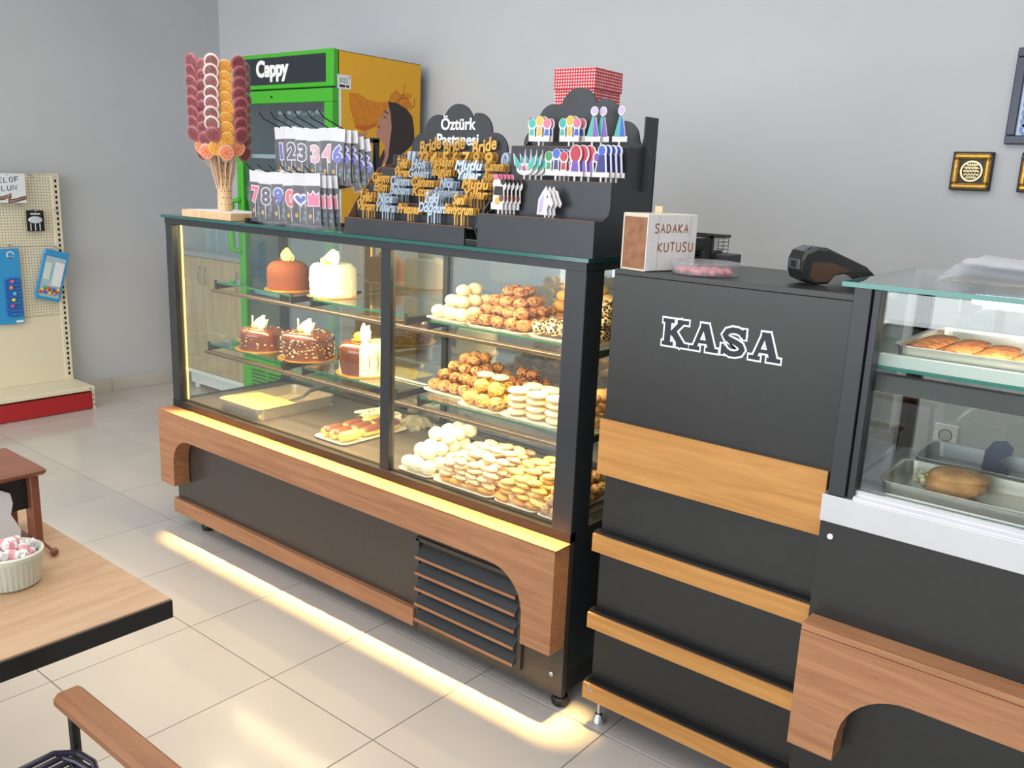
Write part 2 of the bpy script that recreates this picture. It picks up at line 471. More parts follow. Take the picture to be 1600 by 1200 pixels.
MB().box(.012, .017, .1, .585, .528, 1.222).build('side_pane', glass_m, dc)
MB().box(L-.02, L-.015, .15, .585, .528, 1.222).build('side_pane', glass_m, dc)
for a, b, y in ((.04, 1.0, .585), (.97, 1.905, .597)):
    p = MB().box(a+.02, b-.02, y, y+.004, .54, 1.215).build('rear_door', door_glass_m, dc)
    MB().box(a, a+.022, y-.003, y+.007, .535, 1.221).box(b-.022, b, y-.003, y+.007, .535, 1.221).build('door_frame', frame_m, p)
MB().box(.04, L-.045, .092, .575, .505, .53).build('deck', deck_m, dc)
mb = MB()
for k in range(3): mb.box(.05, 1.2 if k else 1.88, .0925+.0035*k, .0945+.0035*k, .53, .5335)
mb.build('front_vent', rail_m, dc)
rg = MB().box(.7, 1.26, .50, .503, .53, .536).box(.7, 1.26, .567, .57, .53, .536).build('rear_vent', dark_m, dc)
mb = MB()
for k in range(38): mb.box(.705+.0148*k, .709+.0148*k, .503, .567, .53, .535)
mb.build('vent_bars', alu_m, rg, kind='stuff')
MB().tube([(1.06, .51, .533), (1.06, .51, .548), (1.065, .51, .552), (1.125, .51, .552), (1.13, .51, .548), (1.13, .51, .533)], .002, 6).build('vent_handle', chrome_m, rg)
for z, y0 in ((.988, .24), (.744, .2)):
    for a, b in ((.05, .555), (.652, 1.15), (1.238, 1.88)):
        p = MB().box(a, b, y0, .565, z, z+.006).build('shelf', shelf_glass_m, dc)
        MB().box(a, b, y0-.0015, y0+.0005, z, z+.006).build('shelf_edge', shelf_edge_m, p, 'green front edge of a shelf')
        for x in (a+.004, b-.012):
            MB().prism([(y0-.004, z-.024), (y0-.004, z+.012), (y0+.004, z+.012), (y0+.004, z-.0005), (.57, z-.0005), (.57, z-.012)], 'yz', x, x+.008).build('shelf_bracket', dark_m, dc)
    MB().box(.046, 1.885, y0-.016, y0+.012, z-.036, z-.024, .002).build('shelf_rail', rail_m, dc)
for x in (.053, 1.877):
    MB().box(x-.003, x+.003, .1, .106, .53, 1.22, .001).build('corner_led', led_m, dc, 'glowing warm light strip up the corner')
MB().box(.05, 1.88, .1, .16, 1.2245, 1.24).build('lamp_housing', rail_m, dc)

# ================================================================== CASH COUNTER
kc = thing('cash_counter', 'tall black cash counter with oak boards and large KASA lettering', 'counter', (2.03, .06, 0))
MB().box(2.034, 2.600, .085, .46, .085, 1.225).build('body', black_m, kc)
MB().box(2.034, 2.601, .062, .085, .86, 1.225, .001).build('front_panel', black_m, kc)
MB().box(2.034, 2.602, .062, .47, 1.2255, 1.2385, .001).build('counter_top', black_m, kc)
for z0, z1 in ((.722, .866), (.511, .559), (.295, .338), (.088, .134)):
    x0 = 2.026
    p = MB().box(x0, 2.597, .054, .061, z0, z1, .0007).build('oak_board', oak_m, kc)
    MB().box(x0+.001, 2.597, .0612, .084, z0+.001, z1+.006).build('board_backing', dark_m, p)
for x, y in ((2.055, .1), (2.57, .1), (2.055, .43), (2.57, .43)):
    MB().lathe([(.006, .09), (.006, .03), (.010, .028), (.018, .006), (.018, 0)], 16, (x, y, 0)).build('foot', chrome_m, kc)
MB().box(2.046, 2.05, .051, .054, .118, .138).box(2.044, 2.057, .051, .054, .116, .121).build('tape_scrap', steel_m, kc)
LET = {
    'K': [([(.2, 0), (.2, 1)], .24), ([(.32, .42), (.78, .97)], .17), ([(.40, .56), (.80, .04)], .24), ([(0, .07), (.44, .07)], .14), ([(0, .93), (.44, .93)], .14), ([(.56, .93), (1.0, .93)], .14), ([(.56, .07), (1.04, .07)], .14)],
    'A': [([(.17, .04), (.47, .97)], .15), ([(.84, .04), (.53, .97)], .25), ([(.28, .33), (.74, .33)], .12), ([(-.03, .07), (.37, .07)], .14), ([(.60, .07), (1.07, .07)], .14), ([(.36, .95), (.66, .95)], .1)],
    'S': [([(.84, .74), (.76, .86), (.6, .92), (.42, .92), (.25, .85), (.18, .72), (.25, .6), (.42, .54), (.6, .48), (.76, .4), (.82, .27), (.75, .14), (.58, .07), (.4, .07), (.24, .14), (.14, .27)], .19), ([(.86, .64), (.86, 1.0)], .1), ([(.12, .0), (.12, .38)], .1)]}
lg = MB(); LW, LH, LX, LZ = .066, .062, 2.177, 1.075
for n, ch in enumerate('KASA'):
    for q, (pts, wd) in enumerate(LET[ch]):
        P = [(LX+n*.0725+x*LW, LZ+y*LH) for x, y in pts]
        a, b = V(P[0]), V(P[1]); P[0] = tuple(a-(b-a).normalized()*.0035)
        a, b = V(P[-1]), V(P[-2]); P[-1] = tuple(a-(b-a).normalized()*.0035)
        lg.stroke(P, wd*LW+.0085, 'xz', .0614-.00002*q, .062)
outl = lg.build('lettering', M('sticker_white', c(232, 234, 238), .5), kc, 'white-edged letters reading KASA')
navy = M('sticker_navy', c(16, 17, 34), .5)
for n, ch in enumerate('KASA'):
    mb = MB()
    for q, (pts, wd) in enumerate(LET[ch]):
        mb.stroke([(LX+n*.0725+x*LW, LZ+y*LH) for x, y in pts], wd*LW, 'xz', .0606-.00002*q, .0613)
    mb.build('letter', navy, outl)

# ================================================================== HOT PASTRY CASE (right)
hc = thing('heated_display_case', 'black and steel pastry case with glass top at right of cash counter', 'display case', (2.605, .0, 0))
HX = 4.2
MB().box(2.604, HX, .0245, .52, .1, .77).build('cabinet_body', black_m, hc)
MB().box(2.602, HX, .018, .53, .771, .829, .001).build('steel_band', steel_m, hc)
hb = [(2.612, .279), (2.612, .545), (HX, .545), (HX, .46), (2.84, .46)] + arc(2.84, .33, .13, 90, 180, 10) + [(2.708, .33), (2.708, .279)]
MB().prism(hb, 'xz', -.036, .0235).build('front_band', walnut_m, hc, 'oak front band with rounded cut-out below')
MB().box(2.612, HX, -.036, .0237, .546, .56, .001).build('ledge', walnut_m, hc)
MB().box(2.63, HX, .0, .024, .05, .1).build('lower_strip', walnut_m, hc)
MB().box(2.66, HX, .05, .5, .0, .1).build('plinth', dark_m, hc)
fixed(MB().lathe([(0, 0), (.006, 0), (.006, .004), (.0025, .004), (.0025, .002), (0, .002)], 12), 'screw', white_m, hc, (2.628, .0245, .74), (PI/2, 0, 0))
MB().box(2.612, 2.646, .022, .06, .83, 1.258, .001).box(2.648, 2.662, .03, .07, .83, 1.255, .001).build('post', frame_m, hc)
MB().box(2.612, 2.645, .49, .525, .83, 1.258).build('post', frame_m, hc)
MB().box(2.592, HX, .012, .53, 1.2585, 1.2675).build('glass_top', glass('hot_top_glass', (0.86, 0.93, 0.92, 1), .08), hc)
MB().box(2.591, HX, .0105, .0125, 1.2583, 1.2677).box(2.5905, 2.5925, .012, .53, 1.2583, 1.2677).build('glass_edge', glass_edge2_m, hc, 'green cut edge of the glass top')
MB().box(2.662, HX, .05, .055, .842, 1.252).build('front_pane', glass_m, hc)
MB().box(2.625, 2.63, .07, .49, .83, 1.252).build('side_pane', glass_m, hc)
MB().box(2.66, HX, .03, .075, .829, .836).box(2.66, HX, .04, .048, .836, .846).box(2.66, HX, .06, .07, .836, .846).build('glass_channel', steel_m, hc)
MB().box(2.63, HX, .075, .5, .80, .8355).build('deck', steel_m, hc)
p = MB().box(2.645, HX, .075, .495, 1.096, 1.102).build('shelf', shelf_glass_m, hc)
MB().box(2.645, HX, .0735, .0755, 1.096, 1.102).build('shelf_edge', glass_edge2_m, p)
MB().box(2.645, HX, .072, .1, 1.05, 1.085, .001).build('shelf_rail', frame_m, hc)
MB().box(2.8, 3.4, .13, .155, 1.238, 1.256, .003).build('lamp_tube', led_w_m, hc, 'glowing white light tube under the glass top')
MB().box(2.63, 2.645, .49, .505, .836, 1.25).build('rear_stile', white_m, hc)
MB().box(2.7, HX, .512, .516, .845, 1.25).build('rear_door', glass_m, hc)

# ================================================================== DRINKS FRIDGE
FX0, FX1, FY0, FY1 = -1.13, -.32, 1.159, 1.745
fr = thing('drinks_fridge', 'tall green drinks fridge with dark header and yellow picture side', 'fridge', (-.72, 1.45, 0))
grey_in = M('fridge_liner', c(140, 152, 158), .5)
MB().box(FX0, FX1, FY1-.03, FY1, .05, 2.015).box(FX0, FX0+.03, FY0+.03, FY1-.03, .05, 2.015).box(FX1-.03, FX1, FY0+.03, FY1-.03, .05, 2.015).box(FX0, FX1, FY0+.03, FY1, 1.85, 2.015).box(FX0, FX1, FY0+.03, FY1, .05, .42).build('cabinet', grey_in, fr)
MB().box(FX0, FX1, FY0-.005, FY0+.03, 1.846, 2.02, .004).build('header', green_m, fr)
MB().box(FX0+.06, FX1-.055, FY0-.008, FY0-.004, 1.868, 2.0).build('header_panel', M('header_black', c(36, 42, 50), .3), fr)
t = text_mesh('Cappy', .108, .0012, .0048, 0, spacing=.95, res=6); 
put('header_lettering', t, white_m, fr, 'white letters reading Cappy', loc=(-.80+.72, FY0-.009-1.45, 1.942), rot=(PI/2, 0, 0))
MB().box(FX0, FX1, FY0-.012, FY0+.03, 1.775, 1.838, .003).box(FX0, FX0+.05, FY0-.012, FY0+.03, .44, 1.775, .003).box(FX1-.062, FX1, FY0-.012, FY0+.03, .44, 1.775, .003).box(FX0, FX1, FY0-.012, FY0+.03, .40, .44, .003).build('door', green_m, fr)
MB().box(FX0+.05, FX1-.062, FY0, FY0+.006, .44, 1.775).build('door_glass', glass('fridge_glass', (.80, .88, .90, 1), .10), fr)
MB().tube([(FX0+.02, FY0-.012, 1.27), (FX0-.005, FY0-.05, 1.26), (FX0-.01, FY0-.055, 1.13), (FX0-.005, FY0-.05, 1.0), (FX0+.02, FY0-.012, .99)], [.016, .02, .02, .02, .016], 10).build('door_handle', green_m, fr)
fixed(MB().lathe([(0, 0), (.006, 0), (.006, .004), (0, .004)], 10), 'door_lock', dark_m, fr, (-.80, FY0-.012, 1.806), (PI/2, 0, 0))
g = MB().box(FX0, FX1, FY0-.01, FY0+.03, .06, .395, .004).build('kick_grille', green_m, fr)
for k in range(11):
    for q in range(4):
        MB().box(FX0+.09+q*.15, FX0+.225+q*.15, FY0-.0115, FY0-.009, .11+.021*k, .12+.021*k).build('slot', greend_m, g)
for z in (.75, 1.1, 1.5):
    mb = MB().box(FX0+.035, FX1-.035, FY0+.06, FY0+.072, z, z+.02)
    for k in range(14): mb.box(FX0+.05+.05*k, FX0+.054+.05*k, FY0+.07, FY1-.04, z, z+.005)
    mb.build('wire_shelf', white_m, fr)
for x, y in ((FX0+.05, FY0+.06), (FX1-.05, FY0+.06), (FX0+.05, FY1-.06), (FX1-.05, FY1-.06)):
    MB().lathe([(.02, .06), (.025, 0)], 12, (x, y, 0)).build('foot', dark_m, fr)
side = MB().box(FX1, FX1+.002, FY0+.032, FY1, .3, 2.012).build('side_picture', yellow_m, fr, 'yellow side print of a person drinking juice')
MB().box(FX1, FX1+.003, FY0+.03, FY0+.042, .3, 1.84).build('white_trim', white_m, fr)
PR = dict(
    splash=[(1.25, 1.825), (1.314, 1.826), (1.366, 1.805), (1.442, 1.796), (1.513, 1.807), (1.53, 1.844), (1.575, 1.872), (1.598, 1.85), (1.66, 1.865), (1.656, 1.832), (1.692, 1.795), (1.645, 1.782), (1.53, 1.796), (1.486, 1.745), (1.454, 1.711), (1.432, 1.682), (1.335, 1.651), (1.293, 1.66), (1.283, 1.69), (1.257, 1.756)],
    dress=[(1.39, 1.38), (1.401, 1.454), (1.428, 1.438), (1.467, 1.48), (1.491, 1.505), (1.484, 1.38)],
    face=[(1.517, 1.799), (1.497, 1.762), (1.481, 1.741), (1.448, 1.722), (1.454, 1.707), (1.437, 1.682), (1.445, 1.667), (1.427, 1.646), (1.438, 1.627), (1.471, 1.609), (1.494, 1.578), (1.489, 1.521), (1.472, 1.48), (1.523, 1.507), (1.529, 1.612), (1.54, 1.677), (1.533, 1.741), (1.524, 1.78)],
    collar=[(1.486, 1.493), (1.517, 1.513), (1.501, 1.457), (1.465, 1.411), (1.454, 1.447)],
    hair=[(1.513, 1.807), (1.576, 1.804), (1.645, 1.782), (1.687, 1.745), (1.7, 1.689), (1.706, 1.615), (1.649, 1.57), (1.603, 1.543), (1.546, 1.5), (1.524, 1.417), (1.479, 1.407), (1.489, 1.481), (1.517, 1.531), (1.527, 1.612), (1.538, 1.677), (1.531, 1.741), (1.519, 1.779)],
    hair_lock=[(1.488, 1.57), (1.455, 1.52), (1.4, 1.501), (1.406, 1.454), (1.428, 1.438), (1.467, 1.48), (1.491, 1.53)],
    drink=[(1.293, 1.675), (1.367, 1.675), (1.437, 1.694), (1.426, 1.677), (1.351, 1.648), (1.309, 1.657)],
    hand=[(1.288, 1.652), (1.314, 1.638), (1.346, 1.64), (1.367, 1.661), (1.362, 1.626), (1.325, 1.584), (1.298, 1.591)],
    eyebrow=[(1.488, 1.761), (1.514, 1.749), (1.512, 1.743), (1.486, 1.755)], eye=[(1.481, 1.733), (1.5, 1.725), (1.498, 1.721), (1.479, 1.729)], lips=[(1.437, 1.682), (1.459, 1.681), (1.445, 1.667)])
PC = dict(splash=(214, 132, 24), dress=(214, 142, 30), face=(196, 142, 122), collar=(216, 216, 214), hair=(52, 40, 40), hair_lock=(60, 46, 44), drink=(206, 100, 18), hand=(196, 140, 112), eyebrow=(40, 30, 30), eye=(40, 30, 30), lips=(170, 84, 80))
for q, (k, poly) in enumerate(PR.items()):
    MB().prism(poly, 'yz', FX1+.002, FX1+.0024+.0002*q).build('printed_'+k, M('print_'+k, c(*PC[k]), .5, vary=.12 if k in ('splash', 'hair') else 0, scale=30), side)
for a, b in (((1.56, 1.80), (1.63, 1.90)), ((1.60, 1.83), (1.68, 1.86)), ((1.66, 1.78), (1.70, 1.84))):
    MB().stroke([a, ((a[0]+b[0])/2+.02, (a[1]+b[1])/2-.01), b], .004, 'yz', FX1+.002, FX1+.003).build('printed_swirl', M('print_swirl', c(150, 100, 30), .5), side)
st = MB().box(FX1+.002, FX1+.004, 1.178, 1.263, 1.838, 1.904).build('rating_label', paper_m, fr, 'white energy rating sticker')
mb = MB().box(FX1+.004, FX1+.0043, 1.19, 1.225, 1.846, 1.857).box(FX1+.004, FX1+.0043, 1.232, 1.25, 1.846, 1.857).box(FX1+.004, FX1+.0043, 1.236, 1.238, 1.86, 1.895).box(FX1+.004, FX1+.0043, 1.25, 1.256, 1.89, 1.897)
for k in range(4): mb.box(FX1+.004, FX1+.0043, 1.215, 1.232, 1.866+.007*k, 1.868+.007*k)
mb.stroke([(p[0], p[1]) for p in arc(1.202, 1.878, .008, 0, 340, 14)], .003, 'yz', FX1+.004, FX1+.0043)
mb.build('label_print', dark_m, st)
bott_m = film('bottle_plastic', (.86, .92, .94, 1), .25, c(190, 205, 212), .1)


def bottle(x, y, z, h=.2, r=.03):
    b = thing('water_bottle', '', 'bottle', (x, y, z), local=True)
    MB().lathe([(0, 0), (r, 0), (r, h*.3), (r*.9, h*.35), (r, h*.4), (r, h*.66), (r*.45, h*.88), (r*.42, h*.94)], 14).build('bottle_body', bott_m, b)
    MB().lathe([(r*.5, h*.93), (r*.5, h), (0, h)], 12).build('cap', white_m, b)
    return b


b0 = bottle(-.9, 1.28, 1.5065, .24, .034); b0['label'] = 'clear plastic bottle on the top wire shelf inside the green fridge'; b0['group'] = 'bottles in the fridge'
for k in range(1, 14):
    dup(b0, (-.9+.078*(k % 7), 1.28+.09*(k//7), 1.5065))

# ================================================================== BASE CABINET left of the fridge
bc = thing('base_cabinet', 'low oak cabinet with pale worktop in the corner left of fridge', 'cabinet', (-1.65, 1.55, 0))
MB().box(-2.12, -1.15, 1.37, 1.8, .12, .885).build('cabinet_body', beech_m, bc)
MB().box(-2.14, -1.14, 1.34, 1.805, .886, .915, .002).build('worktop', steel_m, bc)
MB().box(-2.1, -1.16, 1.40, 1.78, 0.03, .12).box(-2.12, -1.15, 1.352, 1.366, .115, .14).build('plinth', white_m, bc)
for x in (-2.05, -1.6, -1.2): MB().lathe([(.02, .04), (.02, 0)], 10, (x, 1.42, 0)).build('foot', white_m, bc)
for k, (a, b) in enumerate(((-2.118, -1.832), (-1.828, -1.49), (-1.486, -1.152))):
    d = MB().box(a, b, 1.352, 1.369, .142, .882, .002).build('door', beech_m, bc)
    hx = b-.03 if k == 0 else a+.03
    MB().tube([(hx, 1.352, .83), (hx, 1.335, .82), (hx, 1.328, .77), (hx, 1.335, .72), (hx, 1.352, .71)], .005, 8).build('handle', chrome_m, d)
b0 = bottle(-1.98, 1.5, .916, .25, .035); b0['label'] = 'clear plastic bottle standing on the oak base cabinet worktop'; b0['group'] = 'bottles on the base cabinet'
for k in range(1, 7): dup(b0, (-1.98+.085*k, 1.5+.01*(k % 2), .916))

# ================================================================== SHELVING GONDOLA on the left wall
gx = -2.2
gd = thing('shop_shelving', 'cream perforated shop shelving with red kick board by left wall', 'shelving', (-2.1, .2, 0))
peg_m = dotted('perforated_cream', c(226, 216, 190), c(120, 110, 95), 62, .20, .45, coord='flat', jitter=0.0)
for z0, z1, mt in ((.952, 1.362, peg_m), (.542, .95, peg_m), (.14, .54, creamshelf_m)):
    MB().box(gx-.012, gx, -.6, .62, z0, z1).build('back_panel', mt, gd)
up_ = MB().box(gx-.05, gx+.004, .62, .664, 0, 1.366, .001).build('upright', creamshelf_m, gd)
for k in range(38):
    MB().box(gx+.0035, gx+.0048, .636, .648, .17+.031*k, .187+.031*k).build('slot', dark_m, up_)
MB().box(gx, -1.935, -.6, .668, .115, .14, .003).build('base_shelf', creamshelf_m, gd)
MB().box(-1.965, -1.945, -.6, .655, .004, .104).build('kick_board', red_m, gd, 'red kick board')
MB().box(gx, -1.945, .655, .668, 0, .115).build('base_bracket', creamshelf_m, gd)
mb = MB()
for k in range(3): mb.box(-1.9455, -1.9445, .659, .664, .02+.03*k, .033+.03*k)
mb.box(-1.9355, -1.9345, .635, .648, .125, .131); mb.build('bracket_slots', dark_m, gd)
for y, z in ((.50, 1.345), (.625, 1.347), (.42, 1.18), (.625, 1.15), (.50, 1.15), (.615, .935), (.36, .95), (.36, 1.345)):
    MB().tube([(gx, y, z+.008), (gx+.05, y, z), (gx+.06, y, z+.01)], .0025, 6).tube([(gx+.002, y-.012, z+.014), (gx+.002, y+.012, z+.014)], .003, 6).build('hook', steel_m, gd)
# hanging things
sg = thing('paper_sign', 'white handwritten paper sign on top hook of cream shelving', 'sign', (gx+.05, .36, 1.28))
MB().box(gx+.052, gx+.054, .18, .455, 1.20, 1.36).build('sheet', paper_m, sg)
PEN = {'E': [[(1, 1), (0, 1), (0, 0), (1, 0)], [(0, .5), (.8, .5)]], 'L': [[(0, 1), (0, 0), (.9, 0)]], 'O': [[(p[0], p[1]) for p in arc(.5, .5, .5, 0, 360, 12)]], 'F': [[(1, 1), (0, 1), (0, 0)], [(0, .5), (.8, .5)]],
       'U': [[(0, 1), (0, .2), (.3, 0), (.7, 0), (1, .2), (1, 1)]], 'N': [[(0, 0), (0, 1), (1, 0), (1, 1)]], 'B': [[(0, 0), (0, 1), (.8, .9), (.8, .6), (0, .5), (1, .4), (.9, 0), (0, 0)]], "'": [[(.3, 1), (.2, .7)]],
       'S': [[(1, .9), (.6, 1.05), (.15, .9), (.25, .6), (.8, .45), (.95, .15), (.5, -.05), (0, .1)]], 'A': [[(0, 0), (.5, 1), (1, 0)], [(.2, .4), (.8, .4)]], 'D': [[(0, 0), (0, 1), (.7, .85), (1, .5), (.7, .1), (0, 0)]], 'K': [[(0, 0), (0, 1)], [(1, 1), (0, .45), (1, 0)]], 'T': [[(0, 1), (1, 1)], [(.5, 1), (.5, 0)]], 'I': [[(.3, 0), (.3, 1)]]}


def pen(mb, s, x, z, w, h, gap, wd, plane, d0, d1, slope=0.0, flip=1):
    for ch in s:
        if ch != ' ':
            for st in PEN[ch]:
                mb.stroke([(x+flip*p[0]*w, z+p[1]*h+slope*p[0]*w) for p in st], wd, plane, d0, d1)
        x += flip*(w+gap); z += slope*(w+gap)
    return mb


pen(MB(), 'BELOF', .285, 1.305, .019, .026, .010, .005, 'yz', gx+.054, gx+.0545, .1).build('handwriting', M('blue_pen', c(80, 100, 120), .6), sg)
pen(MB(), 'ELUN', .30, 1.262, .019, .026, .010, .005, 'yz', gx+.054, gx+.0545, .1).build('handwriting', bpy.data.materials['blue_pen'], sg)
rb = [(.28, 1.225), (.34, 1.235), (.375, 1.25), (.36, 1.215), (.40, 1.222), (.455, 1.238)]
for q, col in enumerate(((60, 50, 60), (190, 120, 60), (70, 50, 50))):
    MB().stroke([(a, b-.007*q) for a, b in rb], .006, 'yz', gx+.054, gx+.0546+.0002*q).build('ribbon', M('ribbon%d' % q, c(*col), .6), sg)
tp = thing('toy_pack', 'small black carded toy pack hanging on cream shelving', 'toy', (gx+.04, .5, 1.1))
MB().box(gx+.034, gx+.04, .453, .548, 1.04, 1.158, .001).build('card', dark_m, tp)
fixed(MB().lathe([(0, 0), (.03, 0), (.026, .008), (0, .01)], 16, fn=lambda p, a: V((p.x*.7, p.y*1.3, p.z))), 'toy', M('toy_grey', c(200, 208, 210), .4), tp, (gx+.04, .5, 1.105), (0, PI/2, 0))
MB().box(gx+.04, gx+.0408, .475, .528, 1.135, 1.143).box(gx+.04, gx+.0408, .47, .475, 1.045, 1.085).box(gx+.04, gx+.0408, .495, .50, 1.045, 1.085).box(gx+.04, gx+.0408, .52, .525, 1.045, 1.085).build('card_print', paper_m, tp)
bb = thing('toy_bag', 'blue and clear bag of small colourful toys hanging tilted on cream shelving', 'toy', (gx+.05, .6, .78))
blue_m = M('sky_blue', c(56, 150, 208), .35)
tilt = Matrix.Rotation(math.radians(-16), 4, 'X')


def tilted(mb): mb.v = [tuple(tilt @ V((p[0], p[1]-.6, p[2]-.78))+V((0, .565, .775))) for p in mb.v]; return mb


tilted(MB().box(gx+.03, gx+.048, .535, .665, .65, .90, .006)).build('back_sheet', M('pale_blue_film', c(170, 196, 206), .3), bb)
tilted(MB().box(gx+.028, gx+.05, .53, .67, .90, .935, .004).box(gx+.028, gx+.051, .53, .67, .64, .66, .004).box(gx+.03, gx+.051, .53, .54, .66, .9).box(gx+.03, gx+.051, .66, .67, .66, .9)).build('blue_border', blue_m, bb)
tilted(MB().box(gx+.048, gx+.052, .605, .655, .73, .87)).build('printed_panel', paper_m, bb)
tilted(MB().box(gx+.048, gx+.0515, .55, .585, .76, .86)).build('leaflet', M('pale_green_print', c(206, 222, 212), .5), bb)
for k in range(12):
    cc = [(220, 60, 60), (236, 200, 50), (70, 170, 90), (50, 110, 200), (230, 120, 150)][k % 5]
    tilted(MB().ball((gx+.056, .548+.009*k, .685+.012*(k % 3)), .008, .010, .010, 8, 6)).build('small_toy', M('toy_colour%d' % k, c(*cc), .4), bb)
bt = thing('toy_card', 'blue carded row of ring toys at left edge of cream shelving', 'toy', (gx+.03, .35, .73))
MB().box(gx+.026, gx+.03, .26, .40, .515, .945, .001).build('card', blue_m, bt)
MB().box(gx+.03, gx+.0308, .355, .395, .522, .535).build('barcode', paper_m, bt)
MB().box(gx+.03, gx+.0306, .34, .365, .89, .90).stroke(arc(.352, .91, .018, 0, 330, 14), .006, 'yz', gx+.03, gx+.0306).build('card_print', paper_m, bt)
for k in range(10):
    MB().tube([(gx+.038, .35+.042*math.cos(a*PI/8), .575+.021*k+.013*math.sin(a*PI/8)) for a in range(17)], .0035, 6).build('toy_ring', M('ring_blue', c(40, 90, 190), .3) if k == 0 else bpy.data.materials['ring_blue'], bt)
for k in range(5):
    MB().ball((gx+.04, .34+.008*(k % 3), .62+.035*k), .008, .011, .011, 8, 6).build('toy_bead', M('bead%d' % k, c(*[(226, 70, 120), (240, 200, 60), (90, 190, 210), (240, 140, 50), (220, 90, 160)][k]), .3), bt)

# ================================================================== TABLE, HOLDER, BOWL, CHAIR
tb = thing('cafe_table', 'wooden cafe table with thick black edge in lower left corner', 'table', (1.3, -1.5, 0))
MB().box(.35, 1.898, -2.2, -1.032, .727, .73).build('tabletop', table_m, tb)
MB().box(.35, 1.9, -2.2, -1.03, .695, .727, .001).build('table_edge', edge_dark_m, tb)
MB().box(1.0, 1.08, -1.6, -1.52, .02, .695).build('leg', dark_m, tb)
MB().box(.75, 1.35, -1.85, -1.28, 0, .02).build('base_plate', dark_m, tb)
ma = M('mahogany', c(122, 72, 50), .35, vary=.12, scale=12)
nh = thing('napkin_holder', 'reddish brown wooden napkin holder on the cafe table', 'napkin holder', (1.45, -1.2, .731))
MB().box(1.37, 1.545, -1.38, -1.066, .868, .882, .005).build('roof', ma, nh)
for a in ((1.50, 1.53, -1.092, -1.076), (1.40, 1.42, -1.092, -1.076), (1.50, 1.53, -1.37, -1.354)): MB().box(*a, .731, .868, .002).build('post', ma, nh)
MB().box(1.505, 1.513, -1.354, -1.092, .80, .868).build('back_board', dark_m, nh)
MB().box(1.41, 1.515, -1.354, -1.092, .731, .745).build('base', ma, nh)
MB().ball((1.600, -1.088, .7385), .0075, .0075, .0075, 12, 8).build('ball_foot', ma, nh)
MB().tube([(1.53, -1.084, .7385), (1.595, -1.088, .7385)], .003, 8).build('foot_peg', ma, nh)
wav = [(-1.35, .747), (-1.35, .84), (-1.33, .852), (-1.30, .857), (-1.27, .845), (-1.24, .838), (-1.21, .845), (-1.18, .857), (-1.15, .855), (-1.125, .84), (-1.122, .82), (-1.127, .80), (-1.118, .78), (-1.112, .765), (-1.115, .747)]
MB().prism(wav, 'yz', 1.516, 1.524).build('front_plate', M('clear_white_plate', c(214, 214, 216), .25), nh)
bw = thing('ramekin', 'small ribbed white bowl of wrapped sugar on the cafe table', 'bowl', (1.655, -1.185, .731), local=True)
rib = lambda p, a: V((p.x*(1+.012*math.cos(a*36)*(1 if p.z < .048 else 0)), p.y*(1+.012*math.cos(a*36)*(1 if p.z < .048 else 0)), p.z))
MB().lathe([(.0, 0), (.043, 0), (.047, .004), (.050, .045), (.053, .049), (.054, .058), (.051, .060), (.047, .055), (.044, .01), (0, .008)], 144, fn=rib).build('bowl', M('celadon_glaze', c(206, 214, 200), .25, vary=.03, scale=30), bw)
pinkp = M('pink_print', c(226, 150, 160), .5); wrap_m = M('wrapper_white', c(236, 232, 232), .45)
k = 0
for zz, nn, rr in ((.045, 9, .03), (.058, 7, .024), (.068, 3, .01)):
    for q in range(nn):
        a = q*2*PI/nn+zz*90
        s_ = thing('sugar_packet', 'twisted white and pink sugar packet heaped in the ribbed bowl', 'sugar packet', (1.655+rr*math.cos(a), -1.185+rr*math.sin(a), .731+zz), R.uniform(0, 6), 'sugar packets in the bowl', local=True)
        s_.rotation_euler = (R.uniform(-.5, .5), R.uniform(-.5, .5), R.uniform(0, 6))
        MB().tube([(-.02, 0, 0), (-.013, 0, 0), (-.010, 0, 0), (0, 0, .001), (.010, 0, 0), (.013, 0, 0), (.02, 0, 0)], [.007, .002, .008, .0095, .008, .002, .007], 8).build('paper', wrap_m, s_)
        MB().tube([(-.004, 0, .001), (.004, 0, .001)], .0098, 8).build('print', pinkp, s_)
tag(MB().lathe([(0, 0), (.016, 0), (.018, .02), (.016, .05), (.006, .055), (0, .055)], 16, (1.70, -1.325, .731)).build('pepper_shaker', M('amber_glass', c(70, 40, 24), .15)), 'dark brown shaker at left edge of the cafe table', 'shaker')
ch = thing('armchair', 'metal chair with flat wooden armrest at lower left', 'chair', (2.25, -1.45, 0))
arm_m = wood('armrest_wood', c(150, 104, 72), c(118, 76, 52), (1.4, 14, 14), .4)
for y in (-1.235, -1.70):
    MB().box(1.958, 2.42, y-.021, y+.021, .66, .684, .007).build('armrest', arm_m, ch)
    MB().tube([(1.975, y, .66), (1.985, y, .3), (1.99, y, .0)], .008, 8).build('leg', dark_m, ch)
    MB().tube([(2.40, y, .66), (2.42, y, .0)], .008, 8).build('leg', dark_m, ch)
for k in range(4):
    q = .007*k
    pts = [(2.06, -1.62, .60-q), (2.01+q, -1.45, .605-q), (1.992+q, -1.32+q, .608-q), (1.986+q, -1.27+q, .606-q), (2.0+q, -1.243-q, .60-q), (2.03, -1.235-q, .595-q), (2.065-q, -1.24-q, .57-q), (2.085-q, -1.245-q, .45)]
    MB().tube(pts, .0045, 8).build('seat_rod', M('rod_navy', c(44, 44, 60), .3) if k == 0 else bpy.data.materials['rod_navy'], ch)
MB().box(2.1, 2.42, -1.66, -1.28, .43, .45, .008).build('seat', dark_m, ch)

